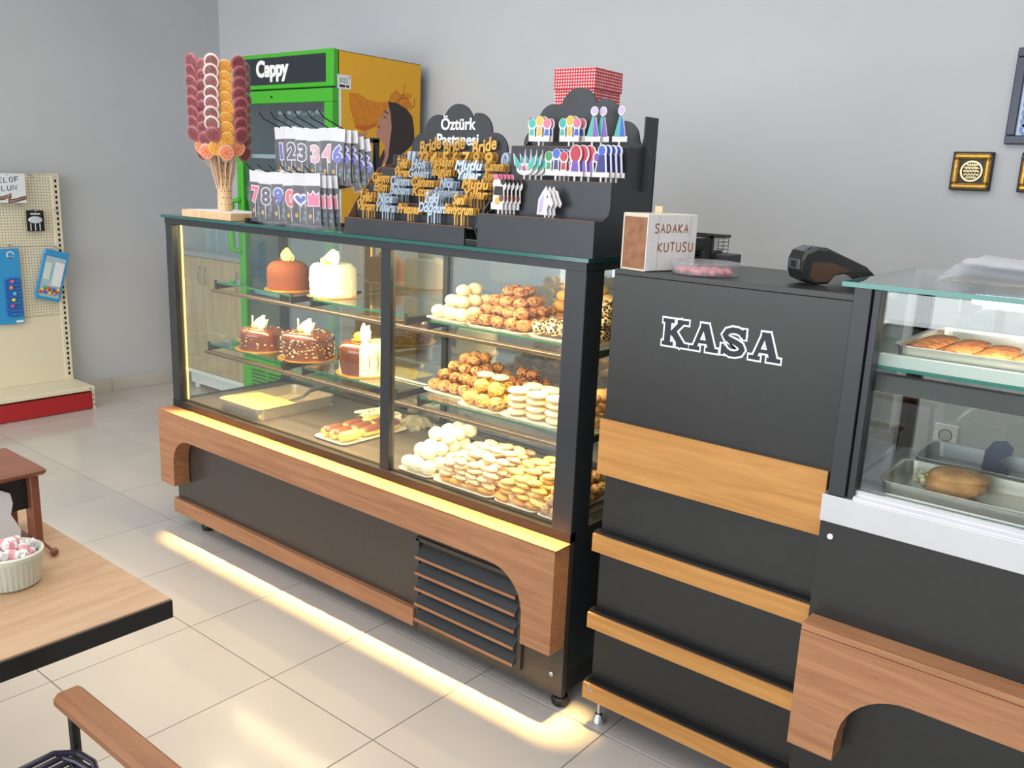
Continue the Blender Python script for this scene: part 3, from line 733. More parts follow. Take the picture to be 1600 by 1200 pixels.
# ================================================================== WALL FRAMES, SOCKET
gold_fr = M('gilt_wood', c(196, 150, 62), .35, .5, vary=.25, scale=90)
silver_m = M('pale_gold_relief', c(206, 186, 140), .3, .5)


def gilt(x, label):
    f = thing('framed_plaque', label, 'picture', (x, YW, 1.535))
    for a in ((x-.066, x+.066, 1.592, 1.602), (x-.066, x+.066, 1.468, 1.478), (x-.066, x-.056, 1.478, 1.592), (x+.056, x+.066, 1.478, 1.592)):
        MB().box(a[0], a[1], YW-.026, YW, a[2], a[3], .002).build('frame_edge', dark_m, f)
    for a in ((x-.060, x+.060, 1.578, 1.596), (x-.060, x+.060, 1.474, 1.492), (x-.060, x-.042, 1.492, 1.578), (x+.042, x+.060, 1.492, 1.578)):
        MB().box(a[0], a[1], YW-.034, YW-.012, a[2], a[3], .006).build('frame', gold_fr, f)
    MB().box(x-.043, x+.043, YW-.02, YW-.01, 1.49, 1.58).build('mount', M('plaque_dark', c(44, 34, 26), .5), f)
    MB().stroke(arc(x, 1.535, .034, 0, 360, 28), .006, 'xz', YW-.024, YW-.02).build('medallion', silver_m, f)
    mb = MB()
    for k in range(5):
        hw = math.sqrt(max(.03**2-(.022-.011*k)**2, 0))*.86
        pts = [(x-hw+2*hw*i/14, 1.535+.022-.011*k+.003*math.sin(i*2.1+k)) for i in range(15)]
        mb.stroke(pts, .0034, 'xz', YW-.0235, YW-.02)
        for i in range(1, 13, 3): mb.stroke([pts[i], (pts[i][0]+.002, pts[i][1]+.007)], .002, 'xz', YW-.0235, YW-.02)
    mb.build('relief_script', silver_m, f)


gilt(2.408, 'small square gilt frame with round gold script medallion, left one')
gilt(2.626, 'small square gilt frame cut off at right edge of picture')
bf = thing('framed_certificate', 'large dark navy frame with pale blue certificate on back wall', 'picture', (2.9, YW, 1.78))
fn_m = M('navy_frame', c(44, 52, 74), .35)
for a in ((2.497, 3.3, 1.917, 1.947), (2.497, 3.3, 1.629, 1.659), (2.497, 2.527, 1.659, 1.917), (3.27, 3.3, 1.659, 1.917)):
    MB().box(a[0], a[1], YW-.025, YW, a[2], a[3], .003).build('frame', fn_m, bf)
MB().box(2.527, 3.27, YW-.012, YW-.004, 1.659, 1.917).build('sheet', M('certificate_blue', c(205, 220, 240), .5), bf)
orn = M('certificate_ornament', c(130, 155, 200), .6)
mb = MB()
for k in range(9): mb.stroke(arc(2.555, 1.678+.028*k, .014, 0, 360, 14), .012, 'xz', YW-.0128, YW-.012)
mb.build('ornament_border', orn, bf)
sk = thing('wall_socket', 'white wall socket seen through the right pastry case', 'socket', (2.458, YW, .56))
MB().box(2.415, 2.50, YW-.012, YW, .518, .602, .003).build('plate', white_m, sk)
fixed(MB().lathe([(.024, 0), (.021, 0), (.019, -.012), (0, -.012)], 20), 'socket_well', M('socket_shadow', c(200, 200, 196), .5), sk, (2.458, YW-.0125, .56), (PI/2, 0, 0))
# office chair behind the counter
oc = thing('office_chair', 'black office chair behind the counter seen through right glass case', 'chair', (2.20, 1.05, 0), .4, local=True)
MB().box(-.24, .24, -.24, .24, .44, .50, .03).build('seat', dark_m, oc)
MB().box(-.22, .22, .22, .25, .62, 1.02, .015).build('backrest', dark_m, oc)
MB().tube([(0, .26, .46), (0, .3, .6), (0, .26, .75)], .02, 8).build('back_support', dark_m, oc)
MB().lathe([(.03, .44), (.025, .1), (.05, .08), (0, .08)], 12).build('column', dark_m, oc)
for k in range(5):
    a = k*2*PI/5
    MB().tube([(0, 0, .09), (.26*math.cos(a), .26*math.sin(a), .06)], [.025, .015], 8).build('leg', dark_m, oc)
    MB().ball((.26*math.cos(a), .26*math.sin(a), .028), .025, .025, .028, 10, 6).build('castor', dark_m, oc)
for s_ in (-1, 1):
    MB().tube([(s_*.25, .1, .5), (s_*.28, .1, .68), (s_*.28, -.15, .69)], .018, 8).build('armrest', dark_m, oc)

# ================================================================== THINGS ON THE COUNTERS
CT = 1.2387
db = thing('donation_box', 'taped cardboard donation box with handwritten white front on cash counter', 'box', (2.085, .062, CT), math.radians(-14), local=True)
MB().box(-.04, .036, 0, .165, .0008, .130, .001).build('carton', M('worn_cardboard', c(142, 98, 68), .4, vary=.3, scale=45), db)
MB().box(-.041, .0365, -.001, .166, .124, .133, .001).box(-.042, -.038, -.0015, .006, 0, .132).box(-.041, .037, -.0015, .003, .0008, .005).build('tape', M('cream_tape', c(206, 196, 178), .4), db)
MB().box(.0368, .0395, -.002, .167, .0015, .132, .0008).build('paper_front', M('old_paper', c(222, 222, 220), .6, vary=.04, scale=20), db)
pm = M('brown_pen', c(150, 84, 60), .6)
pen(MB(), 'SADAKA', .022, .090, .0125, .020, .0075, .0028, 'yz', .0395, .0401).build('handwriting', pm, db)
pen(MB(), 'KUTUSU', .036, .046, .0135, .021, .0075, .0028, 'yz', .0395, .0401).build('handwriting', pm, db)
MB().box(.0395, .0399, .142, .1445, .003, .128).box(.0395, .0399, .034, .0365, .003, .128).build('tape_seam', M('tape_shine', c(190, 190, 186), .25), db)
MB().box(-.002, .022, .06, .062, .133, .150).build('card_slip', M('cream_card', c(200, 186, 150), .6), db)
# plastic tub with pink sweets
ct = thing('sweet_tub', 'round shallow clear plastic tub of pink sweets on cash counter', 'tub', (2.235, .135, CT), local=True)
tub_m = film('tub_plastic', (.93, .94, .95, 1), .22, c(226, 220, 224), .1)
MB().lathe([(.07, .0008), (.076, .004), (.079, .026), (.083, .027), (.083, .030), (.076, .031), (0, .031)], 40).build('tub_shell', tub_m, ct)
for k in range(26):
    a = k*2.4; r_ = .012*math.sqrt(k)
    tag(put('pink_sweet', MB().ball((0, 0, 0), .011, .009, .007, 8, 6).mesh('pink_sweet'), M('sweet_pink', c(206, 120, 130), .45) if k == 0 else bpy.data.materials['sweet_pink'], loc=(2.235+r_*math.cos(a), .135+r_*math.sin(a), CT+.009), rot=(0, 0, k)), 'pink sweet inside the round clear tub', 'sweet', 'pink sweets in the tub')
# mesh pen holder
ph = thing('pen_holder', 'black wire mesh desk organiser behind the donation box', 'desk organiser', (2.10, .36, CT))
mb = MB()
for k in range(9):
    mb.box(2.035+.0145*k, 2.0362+.0145*k, .32, .3212, CT, CT+.075); mb.box(2.035+.0145*k, 2.0362+.0145*k, .42, .4212, CT, CT+.075)
for k in range(8):
    mb.box(2.035, 2.152, .32, .3212, CT+.004+.0095*k, CT+.0052+.0095*k); mb.box(2.035, 2.152, .42, .4212, CT+.004+.0095*k, CT+.0052+.0095*k); mb.box(2.151, 2.1522, .32, .4212, CT+.004+.0095*k, CT+.0052+.0095*k)
mb.build('wire_mesh', dark_m, ph, kind='stuff')
MB().box(2.034, 2.154, .318, .323, CT+.074, CT+.08).box(2.149, 2.155, .318, .424, CT+.074, CT+.08).box(2.149, 2.155, .318, .323, CT+.0005, CT+.08).box(2.034, 2.154, .42, .424, CT+.074, CT+.08).box(2.105, 2.109, .318, .424, CT+.0005, CT+.07).build('rim', dark_m, ph)
MB().box(2.06, 2.10, .34, .40, CT+.001, CT+.05).box(2.112, 2.145, .34, .40, CT+.001, CT+.04).build('contents', M('charcoal', c(52, 54, 58), .5), ph)
tag(MB().box(2.162, 2.20, .33, .40, CT+.001, CT+.035, .002).build('card_box', M('charcoal_box', c(48, 52, 56), .5)), 'small dark box beside the mesh organiser', 'box')
# card payment terminal
ps = thing('card_terminal', 'black handheld card payment terminal leaning on cash counter', 'card terminal', (2.495, .215, CT), math.radians(46), local=True)
prof = [(a_ if a_ < 0 else a_*.72, b_) for a_, b_ in [(-.085, .030), (-.078, .012), (-.052, .0015), (-.02, .004), (-.008, .022), (.03, .026), (.085, .016), (.105, .006), (.118, .012), (.118, .026), (.09, .044), (-.03, .081), (-.055, .083), (-.078, .072), (-.085, .055)]]
mb = MB(); W_ = .039; n = len(prof)
ri = []
for yv, k in ((-W_, .86), (-W_+.007, 1), (W_-.007, 1), (W_, .86)):
    cxx = sum(p[0] for p in prof)/n; czz = sum(p[1] for p in prof)/n
    ri.append([(cxx+(p[0]-cxx)*(1-(1-k)*.25), yv, czz+(p[1]-czz)*k) for p in prof])
mb.ring(ri, True, True, False); mb.build('case', M('terminal_black', c(34, 34, 36), .28), ps)
MB().prism([(-.066, .020), (-.05, .008), (-.024, .010), (-.010, .026), (.03, .034), (-.02, .052), (-.062, .050)], 'xz', -W_-.0008, -W_+.003).build('side_reflection', M('reflection_brown', c(74, 52, 40), .3), ps)  # brownish reflection on the lower side, painted as a flat patch
MB().box(-.0868, -.083, -.027, .027, .032, .054, .001).build('printer_slot', M('terminal_grey', c(74, 78, 84), .35), ps)
MB().box(-.0876, -.086, -.012, .012, .036, .05).build('label_window', dark_m, ps)
mb = MB().add([(-.076, -.022, .0735), (-.076, .022, .0735), (-.06, .022, .0835), (-.06, -.022, .0835), (-.077, -.022, .072), (-.077, .022, .072), (-.06, .022, .081), (-.06, -.022, .081)], [(0, 1, 2, 3), (4, 5, 1, 0), (7, 6, 5, 4), (3, 2, 6, 7), (0, 3, 7, 4), (1, 5, 6, 2)])
mb.build('paper_cutter', bpy.data.materials['terminal_grey'], ps)
# thin bags on the hot case
bagf = film('bag_sheet', (.95, .96, .97, 1), .32, c(244, 246, 250), .4)
for k in range(12):
    n_ = 12; top = []; pts = []
    x0 = 2.70+.003*k; y0 = .26+.005*k; zz = 1.2685+.0030*k
    mb = MB(); vs = []; fs = []
    for i in range(9):
        for j in range(5):
            u, v_ = i/8, j/4
            vs.append((x0+u*.55, y0+v_*.22, zz+.004*math.sin(u*7+.4*k)*(k/12)+.003*math.sin(v_*9+k)*(k/12)+.012*(1-u)**6*(k/12)))
    for i in range(8):
        for j in range(4): fs.append((i*5+j, i*5+j+1, (i+1)*5+j+1, (i+1)*5+j))
    mb.add(vs, fs, True)
    tag(mb.build('plastic_bag', bagf, fix=False), 'flat clear bag in the loose pile on the right glass top', 'bag', 'clear bags on the glass top')

# ================================================================== LOLLIPOP TREE
GT = 1.2543                                     # top of the display case glass
lt = thing('lollipop_stand', 'pale wooden lollipop stand with drilled trunk on display case glass', 'display stand', (.27, .155, GT))
MB().box(.115, .43, .072, .26, GT+.0004, GT+.026, .001).build('base_board', tan_m, lt)
MB().box(.13, .415, .085, .25, GT+.0262, GT+.0275).build('base_paper', paper_m, lt)
MB().lathe([(.026, GT+.0276), (.025, GT+.12), (.024, 1.46), (0, 1.46)], 24, (.27, .155, 0)).build('trunk', tan_m, lt)
mb = MB()
for k in range(7):
    for q in range(6):
        a = -PI/3+q*.5+.25*(k % 2)
        mb.box(.27+.0248*math.cos(a)-.0016, .27+.0248*math.cos(a)+.0016, .155+.0248*math.sin(a)-.0016, .155+.0248*math.sin(a)+.0016, GT+.05+.024*k, GT+.0535+.024*k)
mb.build('drill_holes', M('hole_dark', c(90, 60, 40), .8), lt)
CAND = dict(orange=((236, 150, 30), (246, 196, 80)), red=((136, 24, 42), (170, 70, 82)), straw=((176, 40, 56), (238, 214, 214)), green=((128, 64, 60), (92, 140, 80)), peach=((228, 110, 60), (240, 170, 140)))
wrapf = film('clear_wrapper', (.97, .97, .97, 1), .07, c(240, 226, 224), .05)
stick_m = M('lolly_stick', c(214, 186, 160), .6)
disc = MB().lathe([(0, -.004), (.021, -.004), (.0235, -.002), (.0235, .002), (.021, .004), (0, .0045)], 20, fn=lambda p, a: V((p.x, p.y*1.08, p.z)))
rim = MB().lathe([(.021, -.0045), (.0255, -.0035), (.0265, 0), (.0255, .0035), (.021, .0048), (.020, .0035), (.020, -.0035), (.021, -.0045)], 20, fn=lambda p, a: V((p.x, p.y*1.08, p.z)), cap=False)
seg = MB()
for k in range(8):
    a = k*PI/4
    seg.prism([(.004*math.cos(a), .004*math.sin(a)), (.018*math.cos(a-.28), .0195*math.sin(a-.28)), (.019*math.cos(a), .0205*math.sin(a)), (.018*math.cos(a+.28), .0195*math.sin(a+.28))], 'xy', .0045, .0054)
wr = MB()
vs = [(0, 0, .0085)]; fs = []
for k in range(18):
    a = k*PI/9; vs += [(.025*math.cos(a), .027*math.sin(a), .008), ((.028+.004*(k % 2))*math.cos(a), (.030+.004*((k+1) % 2))*math.sin(a), .001*((k % 3)-1))]
for k in range(18):
    i, j = 1+2*k, 1+2*((k+1) % 18); fs += [(0, i, j), (i, i+1, j+1, j)]
wr.add(vs, fs, False)
DM, RM, SM, WM = disc.mesh('candy'), rim.mesh('rim'), seg.mesh('segments'), wr.mesh('wrapper', fix=False)
WM.materials.append(wrapf)
cm = {k: (M('candy_'+k, c(*a), .25, spec=.6), M('candy_rim_'+k, c(*b), .35)) for k, (a, b) in CAND.items()}
seg_m = {'orange': M('orange_segments', c(248, 186, 50), .25), 'straw': M('berry_leaf', c(96, 90, 70), .4), 'green': M('melon_flesh', c(160, 60, 70), .3), 'red': M('berry_flesh', c(120, 28, 40), .3), 'peach': M('peach_segments', c(244, 150, 90), .3)}
LBL = {'orange': 'orange slice lollipop on wooden stand', 'red': 'dark red lollipop on wooden stand', 'straw': 'white-rimmed red lollipop on wooden stand', 'green': 'green-rimmed red lollipop on wooden stand', 'peach': 'peach lollipop on wooden stand'}
cols = [(-124, 'green'), (-100, 'red'), (-76, 'red'), (-51, 'straw'), (-25, 'orange'), (3, 'red'), (36, 'green')]
COLW = ['far left', 'second from left', 'third from left', 'white-rimmed', 'orange', 'second from right', 'far right']
LVW = ['lowest', 'second from bottom', 'third from bottom', 'fourth from bottom', 'middle', 'fourth from top', 'third from top', 'second from top', 'topmost']
for ci, (deg, kind) in enumerate(cols):
    for lv in range(9):
        kd = kind
        if lv == 0: kd = {'straw': 'orange', 'orange': 'peach', 'red': 'peach', 'green': 'red'}[kind]
        if kind == 'straw' and lv == 1: kd = 'red'
        a = math.radians(deg+R.uniform(-2, 2)); rr = (.086+.018*(ci % 2)) if lv else .080
        z = 1.500+.0345*lv+.016*(ci % 2)+R.uniform(-.002, .002)+(.0 if lv else -.010)
        o = thing('fruit_lollipop', '%s, %s of the %s column' % (LBL[kd], LVW[lv], COLW[ci]), 'lollipop', (.27+rr*math.cos(a), .155+rr*math.sin(a), z), 0, 'lollipops on the wooden stand: '+kd, local=True)
        o.rotation_euler = (math.radians(107+R.uniform(-3, 3)), R.uniform(-.25, .25), math.radians(-33)+(a+math.radians(33))*.62+PI/2+R.uniform(-.12, .12))
        k = put('candy', DM.copy() if False else DM, None, o); rim_o = put('rim', RM, None, o)
        for ob, mt in ((k, cm[kd][0]), (rim_o, cm[kd][1])):
            if not ob.data.materials: ob.data.materials.append(None)
            ob.material_slots[0].link = 'OBJECT'; ob.material_slots[0].material = mt
        so = put('segments', SM, None, k)
        if not SM.materials: SM.materials.append(None)
        so.material_slots[0].link = 'OBJECT'; so.material_slots[0].material = seg_m[kd]
        put('wrapper', WM, None, o)
        # the stick runs down into the trunk
        base = V((.27+.0262*math.cos(a), .155+.0262*math.sin(a), 1.36+.0118*lv)); tip = V(o.location)
        inv = o.rotation_euler.to_matrix().inverted()
        st_ = MB().tube([inv @ (base-tip), inv @ (base*.4+tip*.6-tip-V((.014*math.cos(a), .014*math.sin(a), 0))), V((0, -.024, -.0015))], .0015, 5).build('stick', stick_m, o)

# ================================================================== CANDLE RACK AND PACKS
rk = thing('candle_rack', 'black wire hook rack of number candles on display case glass', 'rack', (.72, .25, GT))
mb = MB()
for x in (.45, .97): mb.box(x-.007, x+.007, .255, .27, GT+.0005, 1.545)
mb.box(.443, .977, .255, .27, 1.535, 1.55).box(.443, .977, .255, .27, 1.40, 1.412).box(.443, .977, .255, .27, GT+.0005, GT+.014)
for x in (.45, .97): mb.box(x-.007, x+.007, .12, .27, GT+.0005, GT+.012)
mb.build('rack_frame', frame_m, rk)
for i in range(6):
    x = .597+.0625*i
    MB().tube([(x-.006, .085, 1.622), (x-.003, .10, 1.602), (x+.02, .255, 1.535)], .0022, 6).build('hook_rod', dark_m, rk)
    x = .545+.0625*i
    MB().tube([(x-.004, .066, 1.452), (x, .08, 1.435), (x+.015, .255, 1.405)], .0022, 6).build('hook_rod', dark_m, rk)
packf = film('pack_film', (.94, .94, .95, 1), .12, c(225, 225, 228), .08)
cardk = M('pack_card', c(52, 46, 56), .45, vary=.2, scale=40)
pk_w = M('candle_white', c(236, 234, 238), .35)
pk_c = {'blue': M('candle_blue', c(66, 84, 190), .35), 'pink': M('candle_pink', c(238, 96, 140), .35), 'red': M('candle_red', c(222, 84, 104), .35), 'rose': M('candle_rose', c(222, 168, 180), .4), 'dark': M('candle_dark', c(70, 56, 84), .4)}
bal = [M('balloon_yellow', c(216, 160, 60), .5), M('balloon_teal', c(70, 140, 130), .5), M('balloon_blue', c(90, 120, 150), .5)]
headm = MB().box(-.026, .026, -.0015, .0015, -.032, .008).mesh('header_card'); headm.materials.append(M('header_white', c(206, 206, 210), .5))
cardm = MB().box(-.025, .025, .0005, .0015, -.155, -.032).mesh('backing_card'); cardm.materials.append(cardk)
filmm = MB().add([(-.028, -.004, -.03), (.028, -.004, -.03), (.029, -.009, -.10), (.028, -.003, -.165), (-.028, -.003, -.165), (-.029, -.009, -.10)], [(0, 1, 2, 5), (5, 2, 3, 4)]).mesh('film_bag', fix=False); filmm.materials.append(packf)
stm = MB().tube([(0, -.0015, -.10), (0, -.0015, -.15)], .0016, 6).mesh('candle_stick'); stm.materials.append(pk_w)
balm = []
for q, (x, z) in enumerate(((-.013, -.128), (.012, -.135), (.016, -.118))):
    bm_ = MB().lathe([(0, 0), (.006, 0), (0, .0006)], 10, fn=lambda p, a: V((p.x, p.y*1.25, p.z))).mesh('balloon_print'); bm_.materials.append(bal[q]); balm.append((bm_, x, z))
glyphs = {}


def glyph(s):
    if s not in glyphs:
        if s == 'heart':
            P = [(0, -.03)]+[(.021*math.sin(t)**3*1.05, .0013*(13*math.cos(t)-5*math.cos(2*t)-2*math.cos(3*t)-math.cos(4*t))) for t in [PI-.15-i*(2*PI-.3)/24 for i in range(25)]]
            o1 = MB().stroke([(p[0], p[1]) for p in P[1:]], .007, 'xy', 0, .004, True).mesh('candle_outline'); o2 = MB().prism([(p[0]*.8, p[1]*.8) for p in P[1:]], 'xy', .0005, .0035).mesh('candle')
        elif s == 'crown':
            o1 = MB().prism([(-.021, -.022), (-.021, .026), (-.010, .016), (0, .03), (.010, .016), (.021, .026), (.021, -.022)], 'xy', 0, .004).mesh('candle_outline'); o2 = MB().prism([(-.018, -.019), (-.018, .019), (-.009, .011), (0, .024), (.009, .011), (.018, .019), (.018, -.019)], 'xy', .001, .0055).mesh('candle')
        else:
            o1 = text_mesh(s, .070, .0018, .0062); o2 = text_mesh(s, .070, .0026, .0028)
        glyphs[s] = (o1, o2)
    return glyphs[s]


NW = dict(zip('0123456789', ('zero', 'one', 'two', 'three', 'four', 'five', 'six', 'seven', 'eight', 'nine')))
NAMEC = dict(blue='blue', pink='bright pink', red='coral pink', rose='pale pink', dark='dark violet')
for lvl, seq in (('lower', ['7pink', '8dark', '9blue', '0red', 'heartblue', 'crownpink']), ('upper', ['1blue', '2dark', '3dark', '3rose', '4rose', '6blue'])):
    for i, sd in enumerate(seq):
        colr = [k for k in pk_c if sd.endswith(k)][0]; s = sd[:-len(colr)]
        o1, o2 = glyph(s)
        hy = R.uniform(-.1, .28)+(.3 if i > 3 else .1); hr = R.uniform(-.05, .05)
        for q in range(4 if lvl == 'lower' else 5):
            if lvl == 'lower': x, y = .545+.0625*i+.009*q, .094+.016*q; z = 1.433-(y-.085)*.16
            else: x, y = .600+.0610*i+.011*q, .160+.016*q; z = 1.577-(y-.155)*.43
            nm = s if s not in ('heart', 'crown') else s+' shape'
            o = thing('candle_pack', '%s %s candle in clear bag, %s on its hook of %s row' % (NAMEC[colr], 'number '+NW[nm] if s not in ('heart', 'crown') else nm.replace(' shape', '-shaped'), ('front pack', 'second pack', 'third pack', 'fourth pack', 'rearmost pack')[q], lvl), 'candle pack', (x, y, z-.006+R.uniform(-.007, .006)), 0, '%s candle packs %s on the %s row' % (colr, s, lvl), local=True)
            o.rotation_euler = (R.uniform(-.03, .03)+.03, hr+R.uniform(-.03, .03)-(.05 if lvl == 'upper' else 0.02)*q, hy+R.uniform(-.06, .06))
            put('header_card', headm, None, o); put('backing_card', cardm, None, o); put('film_bag', filmm, None, o); put('candle_stick', stm, None, o)
            a = put('candle_outline', o1, None, o, loc=(0.002, -.001, -.075), rot=(PI/2, 0, 0)); b = put('candle', o2, None, a)
            for ob, mt in ((a, pk_w), (b, pk_c[colr])):
                if not ob.data.materials: ob.data.materials.append(None)
                ob.material_slots[0].link = 'OBJECT'; ob.material_slots[0].material = mt
            for bm_, bx, bz in balm: put('balloon_print', bm_, None, o, loc=(bx, 0, bz), rot=(PI/2, 0, 0))

# ================================================================== STEPPED TOPPER STANDS
board_m = M('painted_black_board', c(44, 47, 52), .42, spec=.5, vary=.1, scale=30)
ply_m = M('raw_board_edge', c(126, 84, 54), .7)
sa = thing('topper_stand', 'black stepped topper stand with cloud-shaped name board and white lettering', 'display stand', (1.31, .18, GT))
AX0, AX1 = 1.046, 1.572
for k, (y, z) in enumerate(((.065, 1.304), (.112, 1.355), (.16, 1.406), (.207, 1.456))):
    MB().box(AX0, AX1-.03 if k == 0 else AX1-.003, y, y+.006, GT+.0005 if k == 0 else z-.06, z).build('riser', board_m, sa)
    MB().box(AX0, AX1-.003, y+.006, y+.055, z-.004, z-.0005).build('step', board_m, sa)
    MB().box(AX0, AX1-.003, y-.0004, y+.006, z, z+.0015).build('raw_edge', ply_m, sa)
MB().box(AX0, AX1, .265, .271, GT+.0005, 1.50).build('back_board', board_m, sa)
sp = [(.065, GT+.0005), (.075, 1.30), (.112, 1.355), (.16, 1.406), (.207, 1.456), (.265, 1.47), (.265, GT+.0005)]
MB().prism(sp, 'yz', AX0-.004, AX0).build('side_board', ply_m, sa); MB().prism([(a+.03 if a < .07 else a, b) for a, b in sp], 'yz', AX1-.003, AX1+.003).build('side_board', board_m, sa)
cl = [(1.12, 1.44)] + arc(1.175, 1.515, .052, 190, 80, 8) + arc(1.235, 1.565, .055, 175, 75, 8) + arc(1.318, 1.588, .062, 165, 15, 12) + arc(1.398, 1.568, .055, 105, 5, 8) + arc(1.462, 1.515, .052, 100, -10, 8) + [(1.515, 1.44)]
MB().prism(cl, 'xz', .272, .278).build('cloud_board', board_m, sa)
for s, x, z in (('Öztürk', 1.318, 1.590), ('Pastanesi', 1.318, 1.545)):
    put('board_lettering', text_mesh(s, .047, .0008, .0011, res=5), paper_m if s else None, sa, 'white letters on the cloud board', loc=V((x, .271, z))-ORG[sa], rot=(PI/2, 0, 0))
goldt = M('gold_acrylic', c(206, 158, 74), .25, .45); silvt = M('silver_acrylic', c(176, 190, 204), .22, .5)
stick_b = MB().box(-.0022, .0022, -.0008, .0008, 0, .034).mesh('stick')


def topper(lines, gold, x, y, z, w, n, label, grp, shear=.25, sz=.037, lift=.022, roll=0.0):
    me = text_mesh('\n'.join(lines), sz, .0010, .0013, shear, line=.72)
    xs = [v.co.x for v in me.vertices]; ys = [v.co.y for v in me.vertices]
    k = w/(max(xs)-min(xs)); x_c = (max(xs)+min(xs))/2; y0 = min(ys)
    for v in me.vertices: v.co = ((v.co.x-x_c)*k, (v.co.y-y0), v.co.z)
    me.materials.append(goldt if gold else silvt)
    for q in range(n):
        o = thing('cake_topper', label+('' if n == 1 else (', front one', ', middle one', ', rear one')[q]), 'cake topper', (x+R.uniform(-.002, .002)+.003*q, y+.009*q, z), R.uniform(-.06, .06), grp, local=True)
        put('lettering', me, None, o, loc=(0, 0, lift), rot=(PI/2, -roll, 0))
        for dx in ((-.012, .012) if len(lines) > 1 else (0,)):
            s_ = put('stick', stick_b, None, o, loc=(dx, 0, 0))
            if not stick_b.materials: stick_b.materials.append(None)
            s_.material_slots[0].link = 'OBJECT'; s_.material_slots[0].material = goldt if gold else silvt


rows = [
    (.080, 1.3058, [('İyiki Varsın', 1, 1.128, .075), ('Nice Yıllara', 0, 1.212, .085), ('Prenses', 1, 1.308, .085), ('İyiki Doğdun', 0, 1.402, .10), ('Seni Seviyorum', 1, 1.505, .105)]),
    (.127, 1.3568, [('Canım Eşim', 1, 1.14, .075), ('Canım Babam', 0, 1.225, .09), ('Canım Kızım', 1, 1.318, .095), ('Nice Senelere', 0, 1.415, .10), ('Mutlu Yıllar', 1, 1.522, .10)]),
    (.174, 1.4078, [('İyiki Varsın', 1, 1.185, .06), ('Hoş Geldin', 0, 1.255, .09), ('Yaşasın Bugün', 1, 1.35, .095), ('Mutlu Yıllar', 0, 1.452, .10), ('Canım Annem', 1, 1.545, .085)])]
rname = ['front', 'second', 'third']
for ri_, (y, z, its) in enumerate(rows):
    for s, g, x, wd in its:
        topper(s.split(), g, x, y, z, wd, 3, '%s topper reading %s on %s step' % ('gold' if g else 'silver', s, rname[ri_]), 'toppers reading %s, %s step' % (s, rname[ri_]))
for q, (s, x) in enumerate((('1', 1.165), ('1', 1.185), ('2', 1.215), ('3', 1.238), ('4', 1.272), ('5', 1.318), ('6', 1.358), ('7', 1.402), ('8', 1.442), ('9', 1.488), ('0', 1.548))):
    g = s not in '10'
    topper([s], g, x, .219, 1.4585, .018 if s == '1' else .03, 3, '%s number %s topper on back step%s' % ('gold' if g else 'silver', NW[s], ', left of two' if q == 0 else ', right of two' if q == 1 else ''), 'number toppers %s %d' % (s, q), .1, .058, lift=.008)
for q, x in enumerate((1.222, 1.318, 1.44)):
    topper(['Bride'], 1, x, .258, 1.488, .095, 1, 'gold Bride topper %s under the white lettering' % ('at left', 'in the middle', 'at right')[q], 'Bride toppers %d' % q, .3, .052, roll=.22)

# ---- second stand
sb = thing('topper_stand', 'tall black stepped topper stand with plain scalloped back board', 'display stand', (1.78, .2, GT))
BX0, BX1 = 1.592, 1.968
for k, (y, z) in enumerate(((.062, 1.344), (.126, 1.437), (.194, 1.526))):
    MB().box(BX0+.004, BX1-.004, y, y+.006, GT+.0005 if k == 0 else z-.10, z).build('riser', board_m, sb)
    MB().box(BX0+.004, BX1-.004, y+.006, y+.075, z-.006, z-.0005).build('step', board_m, sb)
    MB().box(BX0+.004, BX1-.004, y-.0003, y+.006, z, z+.0012).build('raw_edge', ply_m, sb)
sp = [(.062, GT+.0005), (.062, 1.344), (.10, 1.344)] + arc(.10, 1.375, .026, -90, 0, 6) + [(.126, 1.437), (.165, 1.437)] + arc(.165, 1.466, .029, -90, 0, 6) + [(.194, 1.526), (.235, 1.526)] + arc(.235, 1.56, .033, -90, 0, 6) + [(.268, 1.605), (.33, 1.605), (.33, GT+.0005)]
for x in (BX0, BX1-.004): MB().prism(sp, 'yz', x, x+.004).build('side_board', board_m, sb)
cl = [(1.56, 1.42)] + arc(1.612, 1.535, .04, 200, 75, 8) + arc(1.672, 1.59, .052, 175, 70, 8) + arc(1.755, 1.622, .06, 160, 20, 12) + arc(1.835, 1.60, .052, 100, 5, 8) + arc(1.90, 1.548, .048, 95, 5, 8) + [(1.955, 1.53)] + arc(1.945, 1.50, .042, 75, -20, 6) + [(1.985, 1.42)]
MB().prism(cl, 'xz', .272, .278).build('cloud_board', board_m, sb)
MB().box(BX0, BX1, .325, .33, GT+.0005, 1.50).build('back_board', board_m, sb)
out_m = M('topper_white', c(214, 210, 210), .5)
TC = {k: M('topper_'+k, c(*v), .4) for k, v in dict(teal=(60, 170, 160), yellow=(206, 176, 70), pink=(206, 112, 140), blue=(60, 96, 190), violet=(110, 80, 170), red=(180, 52, 70), black=(40, 34, 38), green=(60, 140, 80), lilac=(186, 170, 214), brown=(120, 70, 56), navy=(48, 56, 120), skin=(214, 184, 164)).items()}


def oval(x, z, rx, rz, n=16): return [(x+rx*math.cos(2*PI*i/n), z+rz*math.sin(2*PI*i/n)) for i in range(n)]


